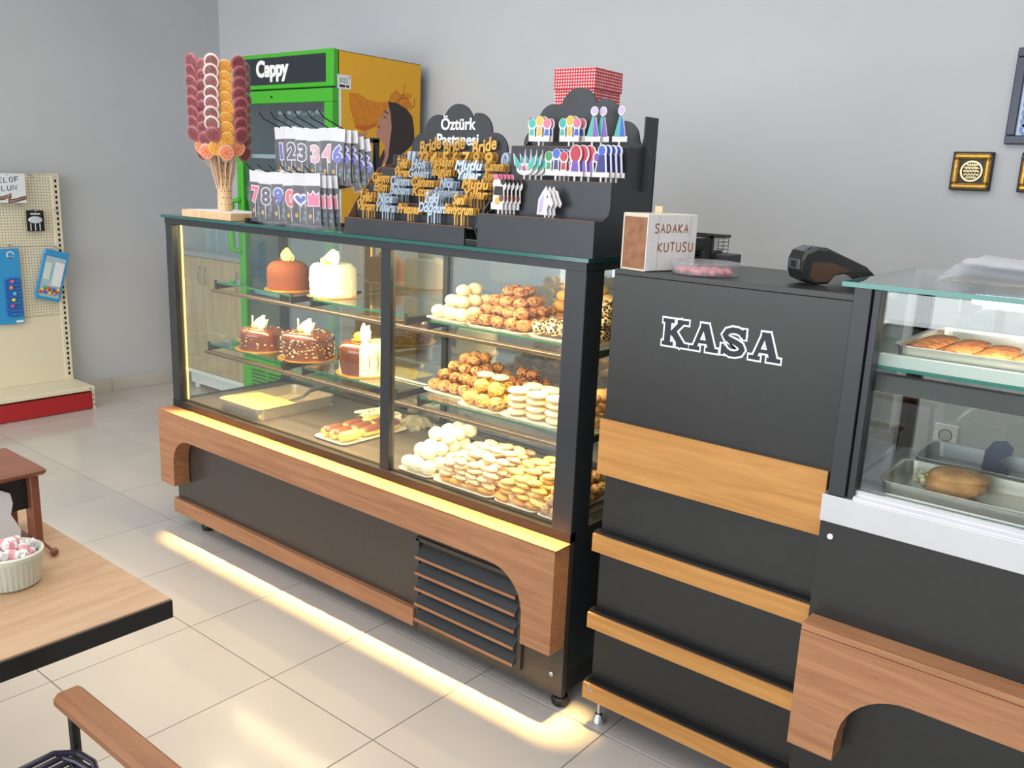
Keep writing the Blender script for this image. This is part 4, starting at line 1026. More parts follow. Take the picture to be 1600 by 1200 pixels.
def shaped(x, y, z, n, label, grp, white, pieces, dx=.006, dy=.011):
    """a flat cut-out topper: white outline shapes, coloured print pieces, a stick"""
    ov = MB()
    for q, p in enumerate(white): ov.prism(p, 'xz', -.0012+.00003*q, .0012-.00003*q)
    om = ov.mesh('outline'); om.materials.append(out_m); pm_ = []
    for q, (col, p) in enumerate(pieces):
        me = MB().prism(p, 'xz', -.0017-.0001*q, -.0012).mesh('print_'+col); me.materials.append(TC[col]); pm_.append(me)
    sm_ = MB().box(-.0025, .0025, -.001, .001, 0, .012).mesh('stick'); sm_.materials.append(out_m)
    for q in range(n):
        o = thing('cake_topper', label+('' if n == 1 else (', front one', ', second one', ', third one', ', fourth one', ', last one')[q]), 'cake topper', (x+dx*q, y+dy*q, z), R.uniform(-.08, .08), grp, local=True)
        put('outline', om, None, o); put('stick', sm_, None, o)
        for me in pm_: put('printed_shape', me, None, o)


def trio(w_, h_, cols3):
    wh = [[(-w_*.5, .012), (-w_*.5, .024), (w_*.5, .024), (w_*.5, .012)]]; pc = []
    for q, cc in enumerate(cols3):
        xx = (q-1)*w_*.36; zz = h_*(.72+.08*(q == 1)); wh += [oval(xx, zz, w_*.21, h_*.2), [(xx-w_*.15, .02), (xx-w_*.13, zz), (xx+w_*.13, zz), (xx+w_*.15, .02)]]
        pc += [(cc[0], oval(xx, zz+.003, w_*.165, h_*.15)), (cc[1], [(xx-w_*.11, .028), (xx-w_*.07, zz-h_*.16), (xx+w_*.07, zz-h_*.16), (xx+w_*.11, .028)])]
    return wh, pc


def gown(h_, cols2, k=1):
    wh = [[(-.022*k, .012), (-.022*k, .026), (.024*k, .026), (.024*k, .012)], [(-.018, .02), (-.004, h_*.72), (.008, h_*.72), (.020, .02)], oval(.002, h_*.86, .011, .012)]
    pc = [(cols2[0], [(-.016, .025), (-.003, h_*.74), (.002, h_*.74), (.000, .025)]), (cols2[1], [(.001, .025), (.003, h_*.74), (.007, h_*.70), (.018, .025)]), ('lilac', oval(.002, h_*.87, .008, .009))]
    return wh, pc


RZ = 1.5275
shaped(1.672, .212, RZ, 2, 'trio topper in teal, yellow and pink, left end of top step', 'trio toppers at left', *trio(.066, .078, (('teal', 'teal'), ('yellow', 'yellow'), ('pink', 'blue'))))
shaped(1.772, .212, RZ, 2, 'trio topper in teal, yellow and pink, middle of top step', 'trio toppers in the middle', *trio(.066, .078, (('teal', 'teal'), ('yellow', 'yellow'), ('pink', 'blue'))))
shaped(1.845, .212, RZ, 2, 'tall blue and violet gown-shaped topper standing beside its pair', 'gown toppers in a pair', *gown(.102, ('teal', 'violet')), dx=.02)
shaped(1.927, .212, RZ, 1, 'tall blue and violet gown-shaped topper alone at right of top step', 'single gown topper', *gown(.102, ('teal', 'blue')))
ear = lambda s: [(s*.006, .03), (s*.034, .064), (s*.030, .036), (s*.016, .022)]
shaped(1.682, .142, 1.4385, 4, 'unicorn horn and teal ears topper, left end of middle step', 'unicorn ear toppers',
       [oval(0, .026, .026, .016), [(-.006, .03), (0, .078), (.006, .03)], [(a*1.12, b*1.04) for a, b in ear(1)], [(a*1.12, b*1.04) for a, b in ear(-1)]],
       [('teal', ear(1)), ('teal', ear(-1)), ('lilac', [(-.004, .034), (0, .072), (.004, .034)]), ('violet', oval(0, .028, .007, .006)), ('pink', oval(-.009, .030, .006, .005)), ('yellow', oval(.009, .030, .006, .005))], dx=.013, dy=.008)
shaped(1.785, .142, 1.4385, 4, 'trio topper in green, blue and red on middle step', 'green blue red trio toppers', *trio(.064, .08, (('green', 'green'), ('blue', 'navy'), ('red', 'red'))))
shaped(1.845, .142, 1.4385, 3, 'red and violet rounded topper with red base on middle step', 'red rounded toppers',
       [[(-.026, .012), (-.026, .024), (.026, .024), (.026, .012)], oval(0, .066, .020, .024), [(-.016, .02), (-.012, .06), (.012, .06), (.016, .02)]], [('red', oval(0, .068, .016, .020)), ('violet', [(-.012, .024), (-.008, .05), (.008, .05), (.012, .024)])], dx=.016, dy=.008)
shaped(1.925, .142, 1.4385, 4, 'dark blue lobed topper at right end of middle step', 'dark blue lobed toppers',
       [[(-.026, .012), (-.026, .024), (.024, .024), (.024, .012)], oval(.0, .075, .014, .016), [(-.020, .02), (-.014, .07), (.012, .07), (.018, .02)], oval(-.016, .06, .012, .014)], [('navy', [(-.016, .024), (-.010, .066), (.008, .066), (.013, .024)]), ('blue', oval(-.001, .076, .010, .012)), ('violet', oval(-.016, .06, .008, .010))], dx=.008)
shaped(1.648, .08, 1.3453, 5, 'black, pink and white lobed topper at left of lowest step', 'black and pink lobed toppers',
       [[(-.026, .012), (-.026, .03), (.016, .03), (.016, .012)], oval(-.008, .078, .014, .015), oval(.012, .074, .013, .014), [(-.022, .02), (-.016, .08), (.018, .08), (.02, .03)]],
       [('black', [(-.018, .05), (-.014, .072), (.014, .072), (.016, .048)]), ('pink', oval(-.012, .096, .009, .008)), ('yellow', oval(-.004, .034, .009, .009)), ('black', oval(.014, .084, .008, .008)), ('brown', oval(.010, .042, .008, .009))], dx=.007, dy=.008)
hd = [(-.028, .006), (-.024, .045), (-.010, .066), (.0, .078), (.004, .068), (.012, .066), (.018, .050), (.026, .036), (.022, .026), (.010, .032), (.006, .02), (.008, .006)]
shaped(1.80, .085, 1.3453, 3, 'white unicorn head topper alone on the lowest step', 'unicorn head toppers', [hd], [('lilac', [(-.022, .012), (-.018, .042), (-.006, .058), (-.008, .04), (-.012, .012)]), ('black', oval(.006, .052, .002, .003))], dx=.007, dy=.007)

# ---- red spotted gift box behind the tall stand, on a plain dark plinth
pb = thing('plinth_box', 'dark board box behind the tall topper stand', 'box', (1.655, .455, GT))
MB().box(1.595, 1.715, .385, .525, GT+.0005, 1.57, .002).build('box_body', board_m, pb)
gb = thing('gift_box', 'red gift box with white spots standing behind black topper stands', 'box', (1.655, .455, 1.571), math.radians(2), local=True)
spot_m = dotted('red_spots', c(190, 30, 48), c(236, 225, 222), 118, .27, .5, coord='flat', jitter=0.0)
MB().box(-.066, .066, -.072, .072, .0005, .120, .001).build('carton', spot_m, gb)
MB().box(-.069, .069, -.075, .075, .1205, .178, .001).build('lid', spot_m, gb)

# ================================================================== CAKES AND PASTRIES
Z1, Z2, ZD = .9942, .7502, .5302
cake_cnt = 0


def cake(label, x, y, z, r, h, mat, fn=None, rnd=.03, board_r=None, nseg=48):
    o = thing('cake', label, 'cake', (x, y, z), 0, None, local=True)
    br = board_r or r+.012
    MB().lathe([(br, 0), (br, .003), (0, .003)], 40).build('cake_board', gold_m, o)
    prof = [(r*.985, .0032), (r, .01)]
    n = 8
    for i in range(1, 7): prof.append((r*(1-.004*math.sin(i)), .01+(h-rnd-.01)*i/6))
    for i in range(1, n+1):
        a = PI/2*i/n; prof.append((r-rnd+rnd*math.cos(a), h-rnd+rnd*math.sin(a)))
    for k in (.75, .5, .25): prof.append(((r-rnd)*k, h+.0015*(1-k)))
    prof.append((0.0005, h+.002))
    body = MB().lathe(prof, nseg, fn=fn).build('cake_body', mat, o)
    return o, body


choc_m = M('cocoa_velvet', c(116, 58, 28), .8, bump=.25, scale=160, vary=.08)
gan_m = M('chocolate_glaze', c(104, 56, 38), .18, coat=.6, spec=.6)
coco_m = M('coconut_white', c(246, 238, 214), .8, bump=.5, scale=140)
wchoc_m = M('white_glaze', c(250, 238, 202), .25, coat=.3)
fruit_m = M('pale_fruit', c(250, 232, 150), .35); phys_m = M('physalis', c(236, 170, 40), .3)
leafw = M('white_chocolate', c(250, 244, 226), .3)
crumb_m = M('nut_crumb', c(226, 184, 138), .6); crumbd = M('dark_crumb', c(66, 34, 22), .5)


def petal(mb, x, y, z, w_, h_, a, lean=.3, n=5):
    """a thin upright curl of white chocolate / fruit"""
    prev = []
    vs = []; fs = []
    for i in range(n+1):
        t = i/n; wd = w_*math.sin(PI*(.15+.8*t))+.001
        for s_ in (-1, 0, 1):
            px, py, pz = s_*wd/2, lean*h_*t*t+(-.25*w_ if s_ else 0), h_*t
            vs.append((x+px*math.cos(a)-py*math.sin(a), y+px*math.sin(a)+py*math.cos(a), z+pz))
    vs += [(v_[0]+.0018*math.sin(a), v_[1]-.0018*math.cos(a), v_[2]) for v_ in vs]
    m_ = 3*(n+1)
    for i in range(n):
        for j in range(2):
            q = i*3+j; fs += [(q, q+1, q+4, q+3), (m_+q, m_+q+3, m_+q+4, m_+q+1)]
        fs += [(i*3, i*3+3, m_+i*3+3, m_+i*3), (i*3+2, m_+i*3+2, m_+i*3+5, i*3+5)]
    mb.add(vs, fs, True)
    return mb


def crumbs(o, r, h, n, mat, name, zlo=.0, zhi=1.0, top=True, a0=0, a1=2*PI, sz=.0035):
    mb = MB()
    for k in range(n):
        a = R.uniform(a0, a1)
        if top and R.random() < .45:
            rr = r*math.sqrt(R.uniform(.1, .92)); p = V((rr*math.cos(a), rr*math.sin(a), h-.001 if rr < r*.75 else h-.008))
        else: p = V((r*math.cos(a), r*math.sin(a), R.uniform(.012+zlo*h, min(zhi*h, h-.02))))
        s_ = R.uniform(.5, 1.2)*sz
        mb.box(p.x-s_, p.x+s_, p.y-s_*.7, p.y+s_*.7, p.z-s_*.6, p.z+s_*.6, s_*.3)
    return mb.build(name, mat, o, kind='stuff')


# upper left shelf
o, b = cake('cocoa-dusted brown dome cake on upper left glass shelf', .40, .335, Z1, .079, .108, choc_m, rnd=.04)
mb = petal(MB(), .004, -.005, .108, .045, .05, .5, .15); petal(mb, .012, 0, .108, .03, .035, 1.3, .4); mb.build('fruit_curl', fruit_m, o)
MB().ball((-.028, -.004, .113), .013, .012, .011, 10, 7).build('chocolate_truffle', gan_m, o)
rnf = lambda p, a: V((p.x*(1+.035*noise.noise(V((p.x, p.y, p.z))*140)), p.y*(1+.035*noise.noise(V((p.x, p.y, p.z))*140)), p.z+.004*noise.noise(V((p.x, p.y, p.z))*160)))
o, b = cake('white coconut cake topped with fruit on upper left glass shelf', .648, .348, Z1, .083, .118, coco_m, fn=rnf, rnd=.024, nseg=120)
mb = MB()
for k in range(700):
    a = R.uniform(0, 2*PI); t = R.random()
    if t < .7: p = V((.0835*math.cos(a), .0835*math.sin(a), R.uniform(.01, .1)))
    else: rr = .08*math.sqrt(R.random()); p = V((rr*math.cos(a), rr*math.sin(a), .118-(.012 if rr > .07 else 0)))
    d = V((R.uniform(-1, 1), R.uniform(-1, 1), R.uniform(-1, 1))).normalized()*.0035
    mb.tube([p-d, p+d], .0009, 3, False)
mb.build('coconut_flakes', coco_m, o, kind='stuff')
mb = MB()
for dx, dy, w_, h_, a in ((.0, 0, .05, .055, .5), (.02, .0, .04, .05, .2), (-.012, -.01, .04, .04, .8), (.03, -.005, .035, .035, 0)): petal(mb, dx, dy, .116, w_, h_, a, .3)
mb.build('white_chocolate_curl', leafw, o)
MB().ball((-.034, -.012, .128), .015, .015, .013, 12, 8).ball((-.018, -.02, .124), .010, .010, .009, 10, 7).build('fruit', fruit_m, o)
MB().ball((.002, -.026, .122), .014, .008, .006, 10, 6).build('orange_peel', phys_m, o)
# lower left shelf
for nm, x, y, r, h, nt in (('smaller glossy chocolate cake with nut crumbs, left on lower left shelf', .285, .29, .087, .083, 90), ('larger chocolate cake covered in nut crumbs, middle of lower left shelf', .535, .318, .098, .10, 420)):
    o, b = cake(nm, x, y, Z2, r, h, gan_m, rnd=.022, board_r=r+.014)
    crumbs(o, r, h, nt, crumb_m, 'nut_crumbs'); crumbs(o, r, h, nt//2, crumbd, 'chocolate_crumbs', .5, 1)
    MB().tube([(-.035, -.015, h), (-.036, -.015, h+.045)], .0032, 8).build('wafer_stick', leafw, o)
    mb = petal(MB(), .0, .0, h-.003, .05, .045, .3, .1); petal(mb, .018, -.004, h-.003, .05, .055, .1, .25); petal(mb, .032, 0, h-.003, .03, .04, -.2, .3); mb.build('white_chocolate_curl', leafw, o)
    MB().ball((-.016, -.018, h+.008), .016, .015, .012, 12, 8).build('fruit', fruit_m, o)
o, b = cake('half chocolate, half white glazed cake on lower left shelf', .868, .31, Z2, .092, .112, M('sponge_cream', c(238, 206, 160), .6, vary=.06, scale=30), rnd=.03, board_r=.104)


def half(a0, a1, low, name, mat, r=.0935, h=.114, rnd=.031, n=40):
    rings = []
    for i in range(n+1):
        a = a0+(a1-a0)*i/n; zl = low(i/n); prof = [(r, zl+(h-rnd-zl)*k/5) for k in range(6)]+[(r-rnd+rnd*math.cos(PI/2*k/6), h-rnd+rnd*math.sin(PI/2*k/6)) for k in range(1, 7)]+[((r-rnd)*.5, h+.0006), (0.002, h+.0008)]
        rings.append([V((q*math.cos(a), q*math.sin(a), z)) for q, z in prof])
    return MB().ring(rings, False, False).build(name, mat, o)


half(math.radians(190), math.radians(306), lambda t: (.062-.015*t if t < .42 else .062-.006-max(0, (t-.42))*.30 if t < .58 else .005), 'chocolate_icing', gan_m)
half(math.radians(95), math.radians(190), lambda t: .03, 'chocolate_icing', gan_m)
half(math.radians(306), math.radians(455), lambda t: .004, 'white_icing', wchoc_m)
for a in (326, 345):
    a = math.radians(a); MB().tube([(.0942*math.cos(a), .0942*math.sin(a), .02), (.0945*math.cos(a+.02), .0945*math.sin(a+.02), .05), (.0942*math.cos(a), .0942*math.sin(a), .082)], [.0008, .0012, .0008], 6).build('chocolate_line', crumbd, o)
MB().ball((-.012, -.02, .13), .020, .017, .016, 14, 9).build('physalis', phys_m, o)
MB().tube([(-.028, -.035, .116), (-.005, -.04, .119), (.012, -.03, .12)], .005, 8).build('peel', phys_m, o)
mb = MB()
for dx, w_, h_, a, ln in ((.02, .045, .055, .3, .1), (.032, .035, .062, .0, .1), (.012, .03, .07, .5, -.1), (.03, .04, .04, -.3, .3)): petal(mb, dx, -.012, .112, w_, h_, a, ln)
mb.build('white_chocolate_curl', leafw, o)


# ---- trays and plates
def tray(name, label, x0, x1, y0, y1, z, h, mat, wall=.0022, rim=.006, cat='tray', group=None, rotz=0):
    o = thing(name, label, cat, ((x0+x1)/2, (y0+y1)/2, z), rotz, group, local=True)
    a, b = (x1-x0)/2, (y1-y0)/2

    def rr(a, b, r, z, n=4):
        pts = []
        for cx, cy, s0 in ((a-r, b-r, 0), (-a+r, b-r, 90), (-a+r, -b+r, 180), (a-r, -b+r, 270)):
            for i in range(n+1):
                t = math.radians(s0+90*i/n); pts.append(V((cx+r*math.cos(t), cy+r*math.sin(t), z)))
        return pts
    rad = min(.022, a*.3)
    rings = [rr(a-.004, b-.004, rad, 0), rr(a, b, rad, h-.001), rr(a+rim, b+rim, rad+rim, h), rr(a+rim, b+rim, rad+rim, h+.0015), rr(a-wall, b-wall, rad, h), rr(a-wall-.003, b-wall-.003, rad, wall)]
    MB().ring(rings, True, True, False).build('tray_body', mat, o)
    return o


t1 = tray('baking_tray', 'deep aluminium tray half full of pale cheesecake at left of deck', .252, .51, .112, .468, ZD, .043, alu_m)
MB().box(-.124, .124, -.172, .005, .004, .0395, .006).build('cheesecake', M('cheesecake_cream', c(236, 204, 110), .55, vary=.05, scale=18), t1)
mb = MB()
for k in range(46):
    x, y, a = R.uniform(-.11, .11), R.uniform(-.16, -.01), R.uniform(0, 6); l_ = R.uniform(.003, .009)
    mb.stroke([(x, y), (x+l_*math.cos(a), y+l_*math.sin(a)), (x+1.6*l_*math.cos(a+.5), y+1.6*l_*math.sin(a+.5))], .0012, 'xy', .0395, .0399)
mb.build('browned_cracks', M('browned_crack', c(110, 84, 40), .7), t1, kind='stuff')
MB().box(-.124, .124, .006, .172, .003, .006).build('cream_residue', M('cream_residue', c(226, 202, 168), .6, vary=.1, scale=25), t1)
sv = thing('cake_server', 'metal cake server with grey handle lying in the cheesecake tray', 'cake server', (.40, .40, ZD+.02), math.radians(80), local=True)
MB().add([(-.09, -.02, -.008), (-.09, .02, -.008), (.0, .016, .006), (.0, -.016, .006), (-.09, -.02, -.0066), (-.09, .02, -.0066), (.0, .016, .0074), (.0, -.016, .0074)], [(0, 1, 2, 3), (7, 6, 5, 4), (0, 4, 5, 1), (1, 5, 6, 2), (2, 6, 7, 3), (3, 7, 4, 0)]).build('blade', alu_m, sv)
MB().tube([(-.005, 0, .006), (.03, 0, .028), (.05, 0, .034), (.16, 0, .045)], [.005, .008, .010, .009], 10).build('handle', M('grey_handle', c(92, 92, 90), .35), sv)
plate_m = M('white_plate', c(244, 238, 222), .35)


def plate(label, x0, x1, y0, y1, z, group=None, h=.006): return tray('serving_plate', label, x0, x1, y0, y1, z, h, plate_m, .002, .004, 'plate', group)


plate('white rectangular plate of chocolate eclairs on the deck', .795, .958, .135, .44, ZD)
ec_body = MB().ring([[V((.021*s_*math.cos(2*PI*k/14), y, .0175+.0175*s_*math.sin(2*PI*k/14))) for k in range(14)] for y, s_ in ((-.044, .25), (-.041, .7), (-.034, .95), (-.015, 1), (.015, 1), (.034, .95), (.041, .7), (.044, .25))], True, True).mesh('choux'); ec_body.materials.append(M('choux_pastry', c(236, 200, 118), .5, vary=.12, scale=30))
ec_top = MB().ring([[V((.0222*s_*math.cos(math.radians(10+16*k)), y, .0175+.0188*s_*math.sin(math.radians(10+16*k)))) for k in range(11)] for y, s_ in ((-.041, .72), (-.034, .97), (-.015, 1), (.015, 1.01), (.034, .97), (.041, .72))], False, False).mesh('icing'); ec_top.materials.append(M('eclair_icing', c(122, 74, 56), .3))
for i in range(3):
    for j in range(3):
        bare = (i, j) in ((2, 0), (0, 2))
        o = thing('eclair', 'plain uniced eclair among the chocolate ones on white plate' if bare else 'chocolate-iced eclair in rows on the white plate', 'eclair', (.832+.047*i, .19+.093*j, ZD+.0065), R.uniform(-.08, .08), 'plain eclairs' if bare else 'iced eclairs', local=True)
        put('choux', ec_body, None, o)
        if not bare: put('icing', ec_top, None, o)


def crumple(name, label, x, y, z, rx, ry, h, mat, seed, cat, rotz=0):
    vs = []; fs = []; n = 18
    for i in range(n+1):
        for j in range(n+1):
            u, v_ = i/n*2-1, j/n*2-1; d = math.sqrt(u*u+v_*v_)
            zz = h*max(0, 1-d*.75)+h*.8*noise.noise(V((u*2.2+seed, v_*2.2, seed)))+h*.25*noise.noise(V((u*6, v_*6+seed, 3)))
            vs.append((rx*u*(1+.22*noise.noise(V((v_*2.6, seed, u)))), ry*v_*(1+.25*noise.noise(V((u*3, v_, seed+5)))), max(.0008, zz)))
    for i in range(n):
        for j in range(n): fs.append((i*(n+1)+j, (i+1)*(n+1)+j, (i+1)*(n+1)+j+1, i*(n+1)+j+1))
    me = MB().add(vs, fs, True).mesh(name, fix=False)
    return tag(put(name, me, mat, loc=(x, y, z), rot=(0, 0, rotz)), label, cat)


crumple('plastic_glove', 'crumpled white disposable glove lying behind the eclairs', .765, .49, ZD+.001, .075, .06, .026, M('glove_white', c(238, 224, 200), .4), 2.3, 'glove', .3)
for k in range(4):
    MB().tube([(.71, .47+.022*k, ZD+.012), (.68+.006*k, .455+.024*k, ZD+.010), (.655+.004*k, .445+.028*k, ZD+.006)], [.010, .009, .005], 8).build('glove_finger', bpy.data.materials['glove_white'], None)
for o_ in [q for q in COL.objects if q.name.startswith('glove_finger')]:
    o_.parent = bpy.data.objects['plastic_glove']; o_.matrix_parent_inverse = (Matrix.Translation((.765, .49, ZD+.001)) @ Matrix.Rotation(.3, 4, 'Z')).inverted()
crumple('clear_bag', 'crumpled clear plastic bag behind the eclairs and post', .93, .49, ZD+.001, .07, .06, .035, film('crumpled_film', (.9, .88, .84, 1), .35, c(235, 220, 195), .15), 7.1, 'bag', -.2)


# ---- biscuits
def biscuit_meshes(kind):
    out = []
    for k in range(3):
        sd = k*7.3+1
        if kind == 'mochi': mb = MB().ball((0, 0, .017), .0255, .0245, .020, 18, 10, fn=lambda d: .03*noise.noise(d*1.6+V((sd, 0, 0))))
        elif kind == 'crack': mb = MB().ball((0, 0, .016), .0255, .0235, .0185, 22, 14, fn=lambda d: .07*noise.noise(d*2.0+V((sd, 0, 0)))-.10*max(0, .18-abs(noise.noise(d*2.6+V((0, sd, 0)))))/.18)
        elif kind == 'chip': mb = MB().ball((0, 0, .022), .030, .028, .022, 18, 10, fn=lambda d: .03*noise.noise(d*2+V((sd, 0, 0))))
        elif kind == 'bun': mb = MB().ball((0, 0, .018), .032, .027, .020, 18, 10, fn=lambda d: .03*noise.noise(d*1.4+V((sd, 0, 0))))
        elif kind == 'flat': mb = MB().ball((0, 0, .010), .034, .032, .0115, 22, 8, fn=lambda d: .03*noise.noise(d*1.5+V((sd, 0, 0))))
        elif kind == 'ball': mb = MB().ball((0, 0, .021), .0262, .025, .0225, 18, 10, fn=lambda d: .02*noise.noise(d*1.5+V((sd, 0, 0))))
        elif kind == 'oval': mb = MB().ball((0, 0, .008), .0285, .018, .0088, 18, 8, fn=lambda d: .06*noise.noise(d*2+V((sd, 0, 0))))
        else: mb = MB().ball((0, 0, .014), .019, .017, .016, 16, 10, fn=lambda d: .14*noise.noise(d*3+V((sd, 0, 0))))
        out.append(mb.mesh('biscuit_'+kind))
    return out


BK = {k: biscuit_meshes(k) for k in ('mochi', 'crack', 'chip', 'bun', 'flat', 'ball', 'oval', 'knob')}
BM = dict(mochi=M('pale_biscuit', c(240, 216, 182), .7, vary=.04, scale=60), crack=cracked('brown_crust', c(186, 128, 84), c(84, 44, 24), 60), crack_t=cracked('tan_crust', c(204, 150, 98), c(108, 62, 34), 60), crack_y=cracked('yellow_crust', c(228, 184, 100), c(128, 80, 34), 60),
          chip=dotted('chip_dough', c(240, 214, 164), c(50, 28, 20), 120, .52, .5, jitter=.9), bun=M('tan_biscuit', c(232, 186, 122), .65, vary=.12, scale=40), flat=M('cream_biscuit', c(246, 226, 186), .6, vary=.05, scale=40), ball=M('powdered_biscuit', c(250, 242, 218), .85, vary=.02, scale=50),
          oval=dotted('seeded_biscuit', c(238, 206, 168), c(150, 100, 64), 190, .30, .6), oval_y=dotted('seeded_yellow_biscuit', c(236, 194, 116), c(130, 84, 40), 190, .30, .6), knob=dotted('nutty_biscuit', c(214, 170, 112), c(116, 74, 42), 150, .38, .6), oval_o=dotted('seeded_brown_biscuit', c(216, 150, 76), c(130, 84, 40), 190, .3, .6))


BN = dict(mochi='smooth_biscuit', crack='cracked_biscuit', chip='chocolate_chip_biscuit', bun='oval_bun_biscuit', flat='disc_biscuit', ball='powdered_ball', oval='seeded_biscuit', knob='nutty_biscuit')


def biscuit(kind, mat, label, group, x, y, z, rot=(0, 0, 0), sc=1.0):
    me = BK[kind][R.randrange(3)]
    if not me.materials: me.materials.append(None)
    o = bpy.data.objects.new(BN[kind], me); COL.objects.link(o); o.location = (x, y, z); o.rotation_euler = rot; o.scale = (sc, sc, sc)
    o.material_slots[0].link = 'OBJECT'; o.material_slots[0].material = BM[mat]
    return tag(o, label, BN[kind].replace('_', ' '), group)


def heap(kind, mat, label, group, x0, x1, y0, y1, z, nx, ny, layers, dz, jit=.004, tilt_=.25, sc=1.0, taper=1.0, skew=0.0):
    dx = (x1-x0)/max(nx-1, 1); dy = (y1-y0)/max(ny-1, 1)
    for l in range(layers):
        mx, my = nx-int(l*taper), ny-int(l*taper)
        if mx < 1 or my < 1: break
        for i in range(mx):
            for j in range(my):
                if l+1 < layers and j > 1 and i < mx-1 and i > 0 and j < my-1: continue
                biscuit(kind, mat, label, group, x0+dx*(i+.5*l*taper)+skew*l+R.uniform(-jit, jit), y0+dy*(j+.5*l*taper)+R.uniform(-jit, jit), z+dz*l+R.uniform(0, .002), (R.uniform(-tilt_, tilt_)*(l > 0), R.uniform(-tilt_, tilt_)*(l > 0), R.uniform(0, 6.28)), sc*R.uniform(.94, 1.04))


U1 = Z1+.0072
for k, (a, b, lab) in enumerate(((1.215, 1.375, 'pale mochi-like'), (1.39, 1.615, 'brown cracked'), (1.63, 1.87, 'chocolate-chip'))):
    plate('white plate under the %s biscuits on upper right shelf' % lab, a, b, .25, .55, Z1)
heap('mochi', 'mochi', 'smooth pale round biscuit heaped at left of upper right shelf', 'pale smooth biscuits', 1.245, 1.35, .282, .45, U1, 3, 4, 3, .034, sc=1.0)
heap('crack', 'crack', 'brown cracked round biscuit heaped in middle of upper right shelf', 'brown cracked biscuits upper shelf', 1.405, 1.60, .278, .45, U1, 5, 5, 4, .0285)
heap('chip', 'chip', 'pale biscuit covered in dark chocolate chips, front right of upper shelf', 'chocolate chip biscuits', 1.66, 1.85, .276, .33, U1, 5, 2, 1, .036, tilt_=.4)
heap('chip', 'chip', 'pale biscuit covered in dark chocolate chips, front right of upper shelf', 'chocolate chip biscuits', 1.83, 1.86, .29, .42, U1+.04, 2, 3, 2, .034, tilt_=.4)
heap('bun', 'bun', 'smooth tan oval biscuit heaped at back right of upper shelf', 'tan oval biscuits', 1.56, 1.72, .488, .53, U1, 4, 2, 3, .034, taper=.4)
heap('bun', 'bun', 'smooth tan oval biscuit heaped at back right of upper shelf', 'tan oval biscuits', 1.60, 1.70, .51, .52, U1+.102, 3, 1, 1, .03)
U2 = Z2+.0072
for k, (a, b, y0, y1, lab) in enumerate(((1.19, 1.385, .27, .55, 'tan cracked'), (1.395, 1.56, .212, .545, 'yellow cracked'), (1.565, 1.785, .212, .50, 'stacked cream'), (1.795, 1.872, .212, .50, 'golden'))):
    plate('white plate under the %s biscuits on lower right shelf' % lab, a, b, y0, y1, Z2)
heap('crack', 'crack_t', 'tan cracked biscuit in the tall heap on lower right shelf', 'tan cracked biscuits lower shelf', 1.215, 1.40, .30, .50, U2, 5, 5, 4, .0285, sc=.98)
heap('crack', 'crack', 'dark brown cracked biscuit at back of lower right shelf', 'dark cracked biscuits lower shelf', 1.42, 1.56, .40, .51, U2, 4, 3, 3, .0285, sc=.95)
heap('crack', 'crack_y', 'yellow cracked biscuit at front of lower right shelf', 'yellow cracked biscuits lower shelf', 1.425, 1.535, .240, .345, U2, 3, 3, 2, .036, sc=1.12)
heap('flat', 'flat', 'pale flat oval biscuit on top of yellow cracked ones', 'flat biscuits on the yellow heap', 1.44, 1.50, .30, .34, U2+.075, 2, 1, 1, .03, sc=.85)
for i in range(3):
    for j in range(3):
        for k in range(4 if j < 2 else 3):
            biscuit('flat', 'flat', 'thick cream disc biscuit in the stacks of lower right shelf', 'stacked cream biscuits', 1.608+.071*i+R.uniform(-.002, .002), .252+.072*j+R.uniform(-.002, .002), U2+.0205*k, (0, 0, R.uniform(0, 6)), .98)
for j in range(4):
    for k in range(3): biscuit('bun', 'bun', 'golden oval biscuit at right end of lower right shelf', 'golden biscuits', 1.835+R.uniform(-.004, .004), .245+.06*j, U2+.030*k, (0, R.uniform(-.2, .2), R.uniform(0, 6)))
UD = ZD+.0072
plate('white plate under the powdered ball biscuits on the deck', 1.25, 1.39, .104, .39, ZD)
plate('white plate under the seeded biscuit pile on the deck', 1.402, 1.635, .104, .39, ZD)
plate('white plate under the yellow seeded biscuit pile on the deck', 1.647, 1.80, .104, .39, ZD)
plate('white plate under the small nutty biscuits on the deck', 1.81, 1.872, .104, .39, ZD)
heap('ball', 'ball', 'white powdered ball biscuit heaped at left of right deck', 'white powdered balls', 1.276, 1.362, .128, .338, UD, 3, 5, 2, .037)
heap('ball', 'ball', 'white powdered ball biscuit heaped at left of right deck', 'white powdered balls', 1.30, 1.345, .235, .335, UD+.072, 2, 3, 1, .036)
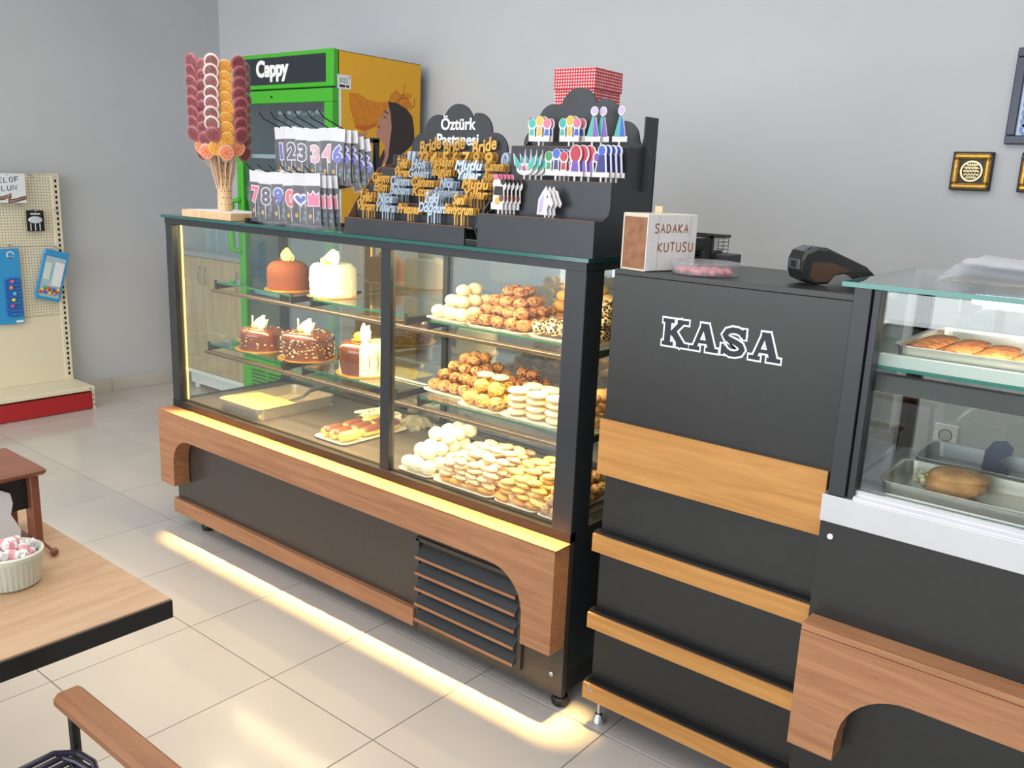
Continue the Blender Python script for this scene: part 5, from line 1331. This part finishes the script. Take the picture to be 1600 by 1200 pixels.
for nm, mt, x0, nx, lab, dxx in (('oval', 'oval', 1.438, 4, 'pale seeded oval biscuit in the big stacked pile on deck', .053), ('oval', 'oval_y', 1.668, 3, 'yellow seeded oval biscuit in the stacked pile at right of deck', .052)):
    for i in range(nx):
        for j in range(6):
            H = (5, 6, 7, 7, 6, 4)[j]-(1 if i == 0 else 0)
            Hs = (5, 6, 7, 7, 6, 4)
            for k in range(H):
                if j > 0 and i < nx-1 and k < Hs[j-1]-2 and k < H-2: continue
                m_ = mt if k > 0 or mt == 'oval_y' else 'oval_o'
                biscuit(nm, mt if k > 0 else ('oval_o' if True else mt), lab if k > 0 else lab.replace('oval', 'browned oval').replace('in the', 'at the bottom of the'), ('pale' if mt == 'oval' else 'yellow')+' seeded biscuits on the deck'+('' if k > 0 else ', bottom layer'),
                        x0+dxx*i+R.uniform(-.006, .006)+.010*(k % 2), .128+.042*j+R.uniform(-.004, .004)+.004*k, UD+.0148*k, (R.uniform(-.12, .12), R.uniform(-.15, .15), R.uniform(-.5, .5)), R.uniform(.92, 1.05))
heap('knob', 'knob', 'small knobbly nutty biscuit heaped at right end of deck', 'nutty biscuits', 1.826, 1.862, .125, .36, UD, 2, 7, 3, .024, taper=.5)

# ---- hot case trays
t2 = tray('baking_tray', 'aluminium tray of browned pastry slices on upper shelf of right case', 2.682, 3.2, .10, .465, 1.1025, .042, alu_m)
tag(MB().box(2.66, 3.4, .078, .098, 1.1025, 1.126).box(2.66, 3.4, .098, .48, 1.1022, 1.1024).build('tray_paper', M('greaseproof_paper', c(196, 204, 202), .7)), 'white paper sheet under the tray in the right glass case', 'paper')
cr = cracked('burek_crust', c(176, 104, 48), c(84, 42, 18), 60, .6)
for k in range(7):
    o = thing('pastry_slice', 'browned layered pastry slice in the upper right tray', 'pastry', (2.722+.062*k, .225+.006*(k % 2), 1.1075), R.uniform(-.03, .03), 'pastry slices', local=True)
    hh = .034-.003*k
    for q in range(3):
        MB().ring([[V((.030*s_*math.cos(2*PI*a/16), y, .004+hh*(q+.5)/3+hh/5.0*s_*math.sin(2*PI*a/16))) for a in range(16)] for y, s_ in ((-.10, .5), (-.095, .9), (-.04, 1), (.05, 1.02), (.10, .9), (.106, .5))], True, True).build('pastry_layer', cr if q == 2 else BM['bun'], o)
t3 = tray('baking_tray', 'aluminium tray with a folded flatbread at the bottom of right case', 2.692, 3.3, .085, .285, .836, .03, alu_m)
t4 = tray('baking_tray', 'pale empty tray behind the flatbread tray in right case', 2.70, 3.3, .30, .475, .836, .035, M('dull_aluminium', c(190, 192, 194), .4, .6))
fbm = M('flatbread_crust', c(206, 150, 96), .65, vary=.28, scale=22)
fb = thing('flatbread', 'golden folded flatbread with filling in the lower tray', 'flatbread', (2.81, .185, .8405), .5, local=True)
fb.scale = (.84, .78, .95)
MB().ball((0, 0, .02), .075, .07, .026, 24, 12, fn=lambda d: .10*noise.noise(d*2.2)).build('lower_fold', fbm, fb)
MB().ball((.012, .004, .038), .068, .06, .018, 24, 12, fn=lambda d: .12*noise.noise(d*2.5+V((3, 0, 0)))).build('upper_fold', fbm, fb)
mb = MB()
for k in range(16):
    mb.ball((-.07+R.uniform(-.012, .012), R.uniform(-.04, .04), .02+R.uniform(-.012, .016)), .008, .008, .006, 8, 5, fn=lambda d: .3*noise.noise(d*3))
mb.build('filling', M('leaf_filling', c(196, 190, 150), .6, vary=.3, scale=60), fb, kind='stuff')
sp_ = thing('scraper', 'dark blue plastic scraper standing in the rear tray of right case', 'scraper', (2.85, .40, .8395), .1, local=True)
MB().prism([(-.028, 0), (-.026, .05), (-.012, .075), (.012, .08), (.028, .066), (.026, .05), (.004, .036), (.022, .022), (.028, .008), (.022, 0)], 'xz', -.004, .004).build('scraper_blade', M('slate_blue', c(72, 84, 112), .4), sp_)
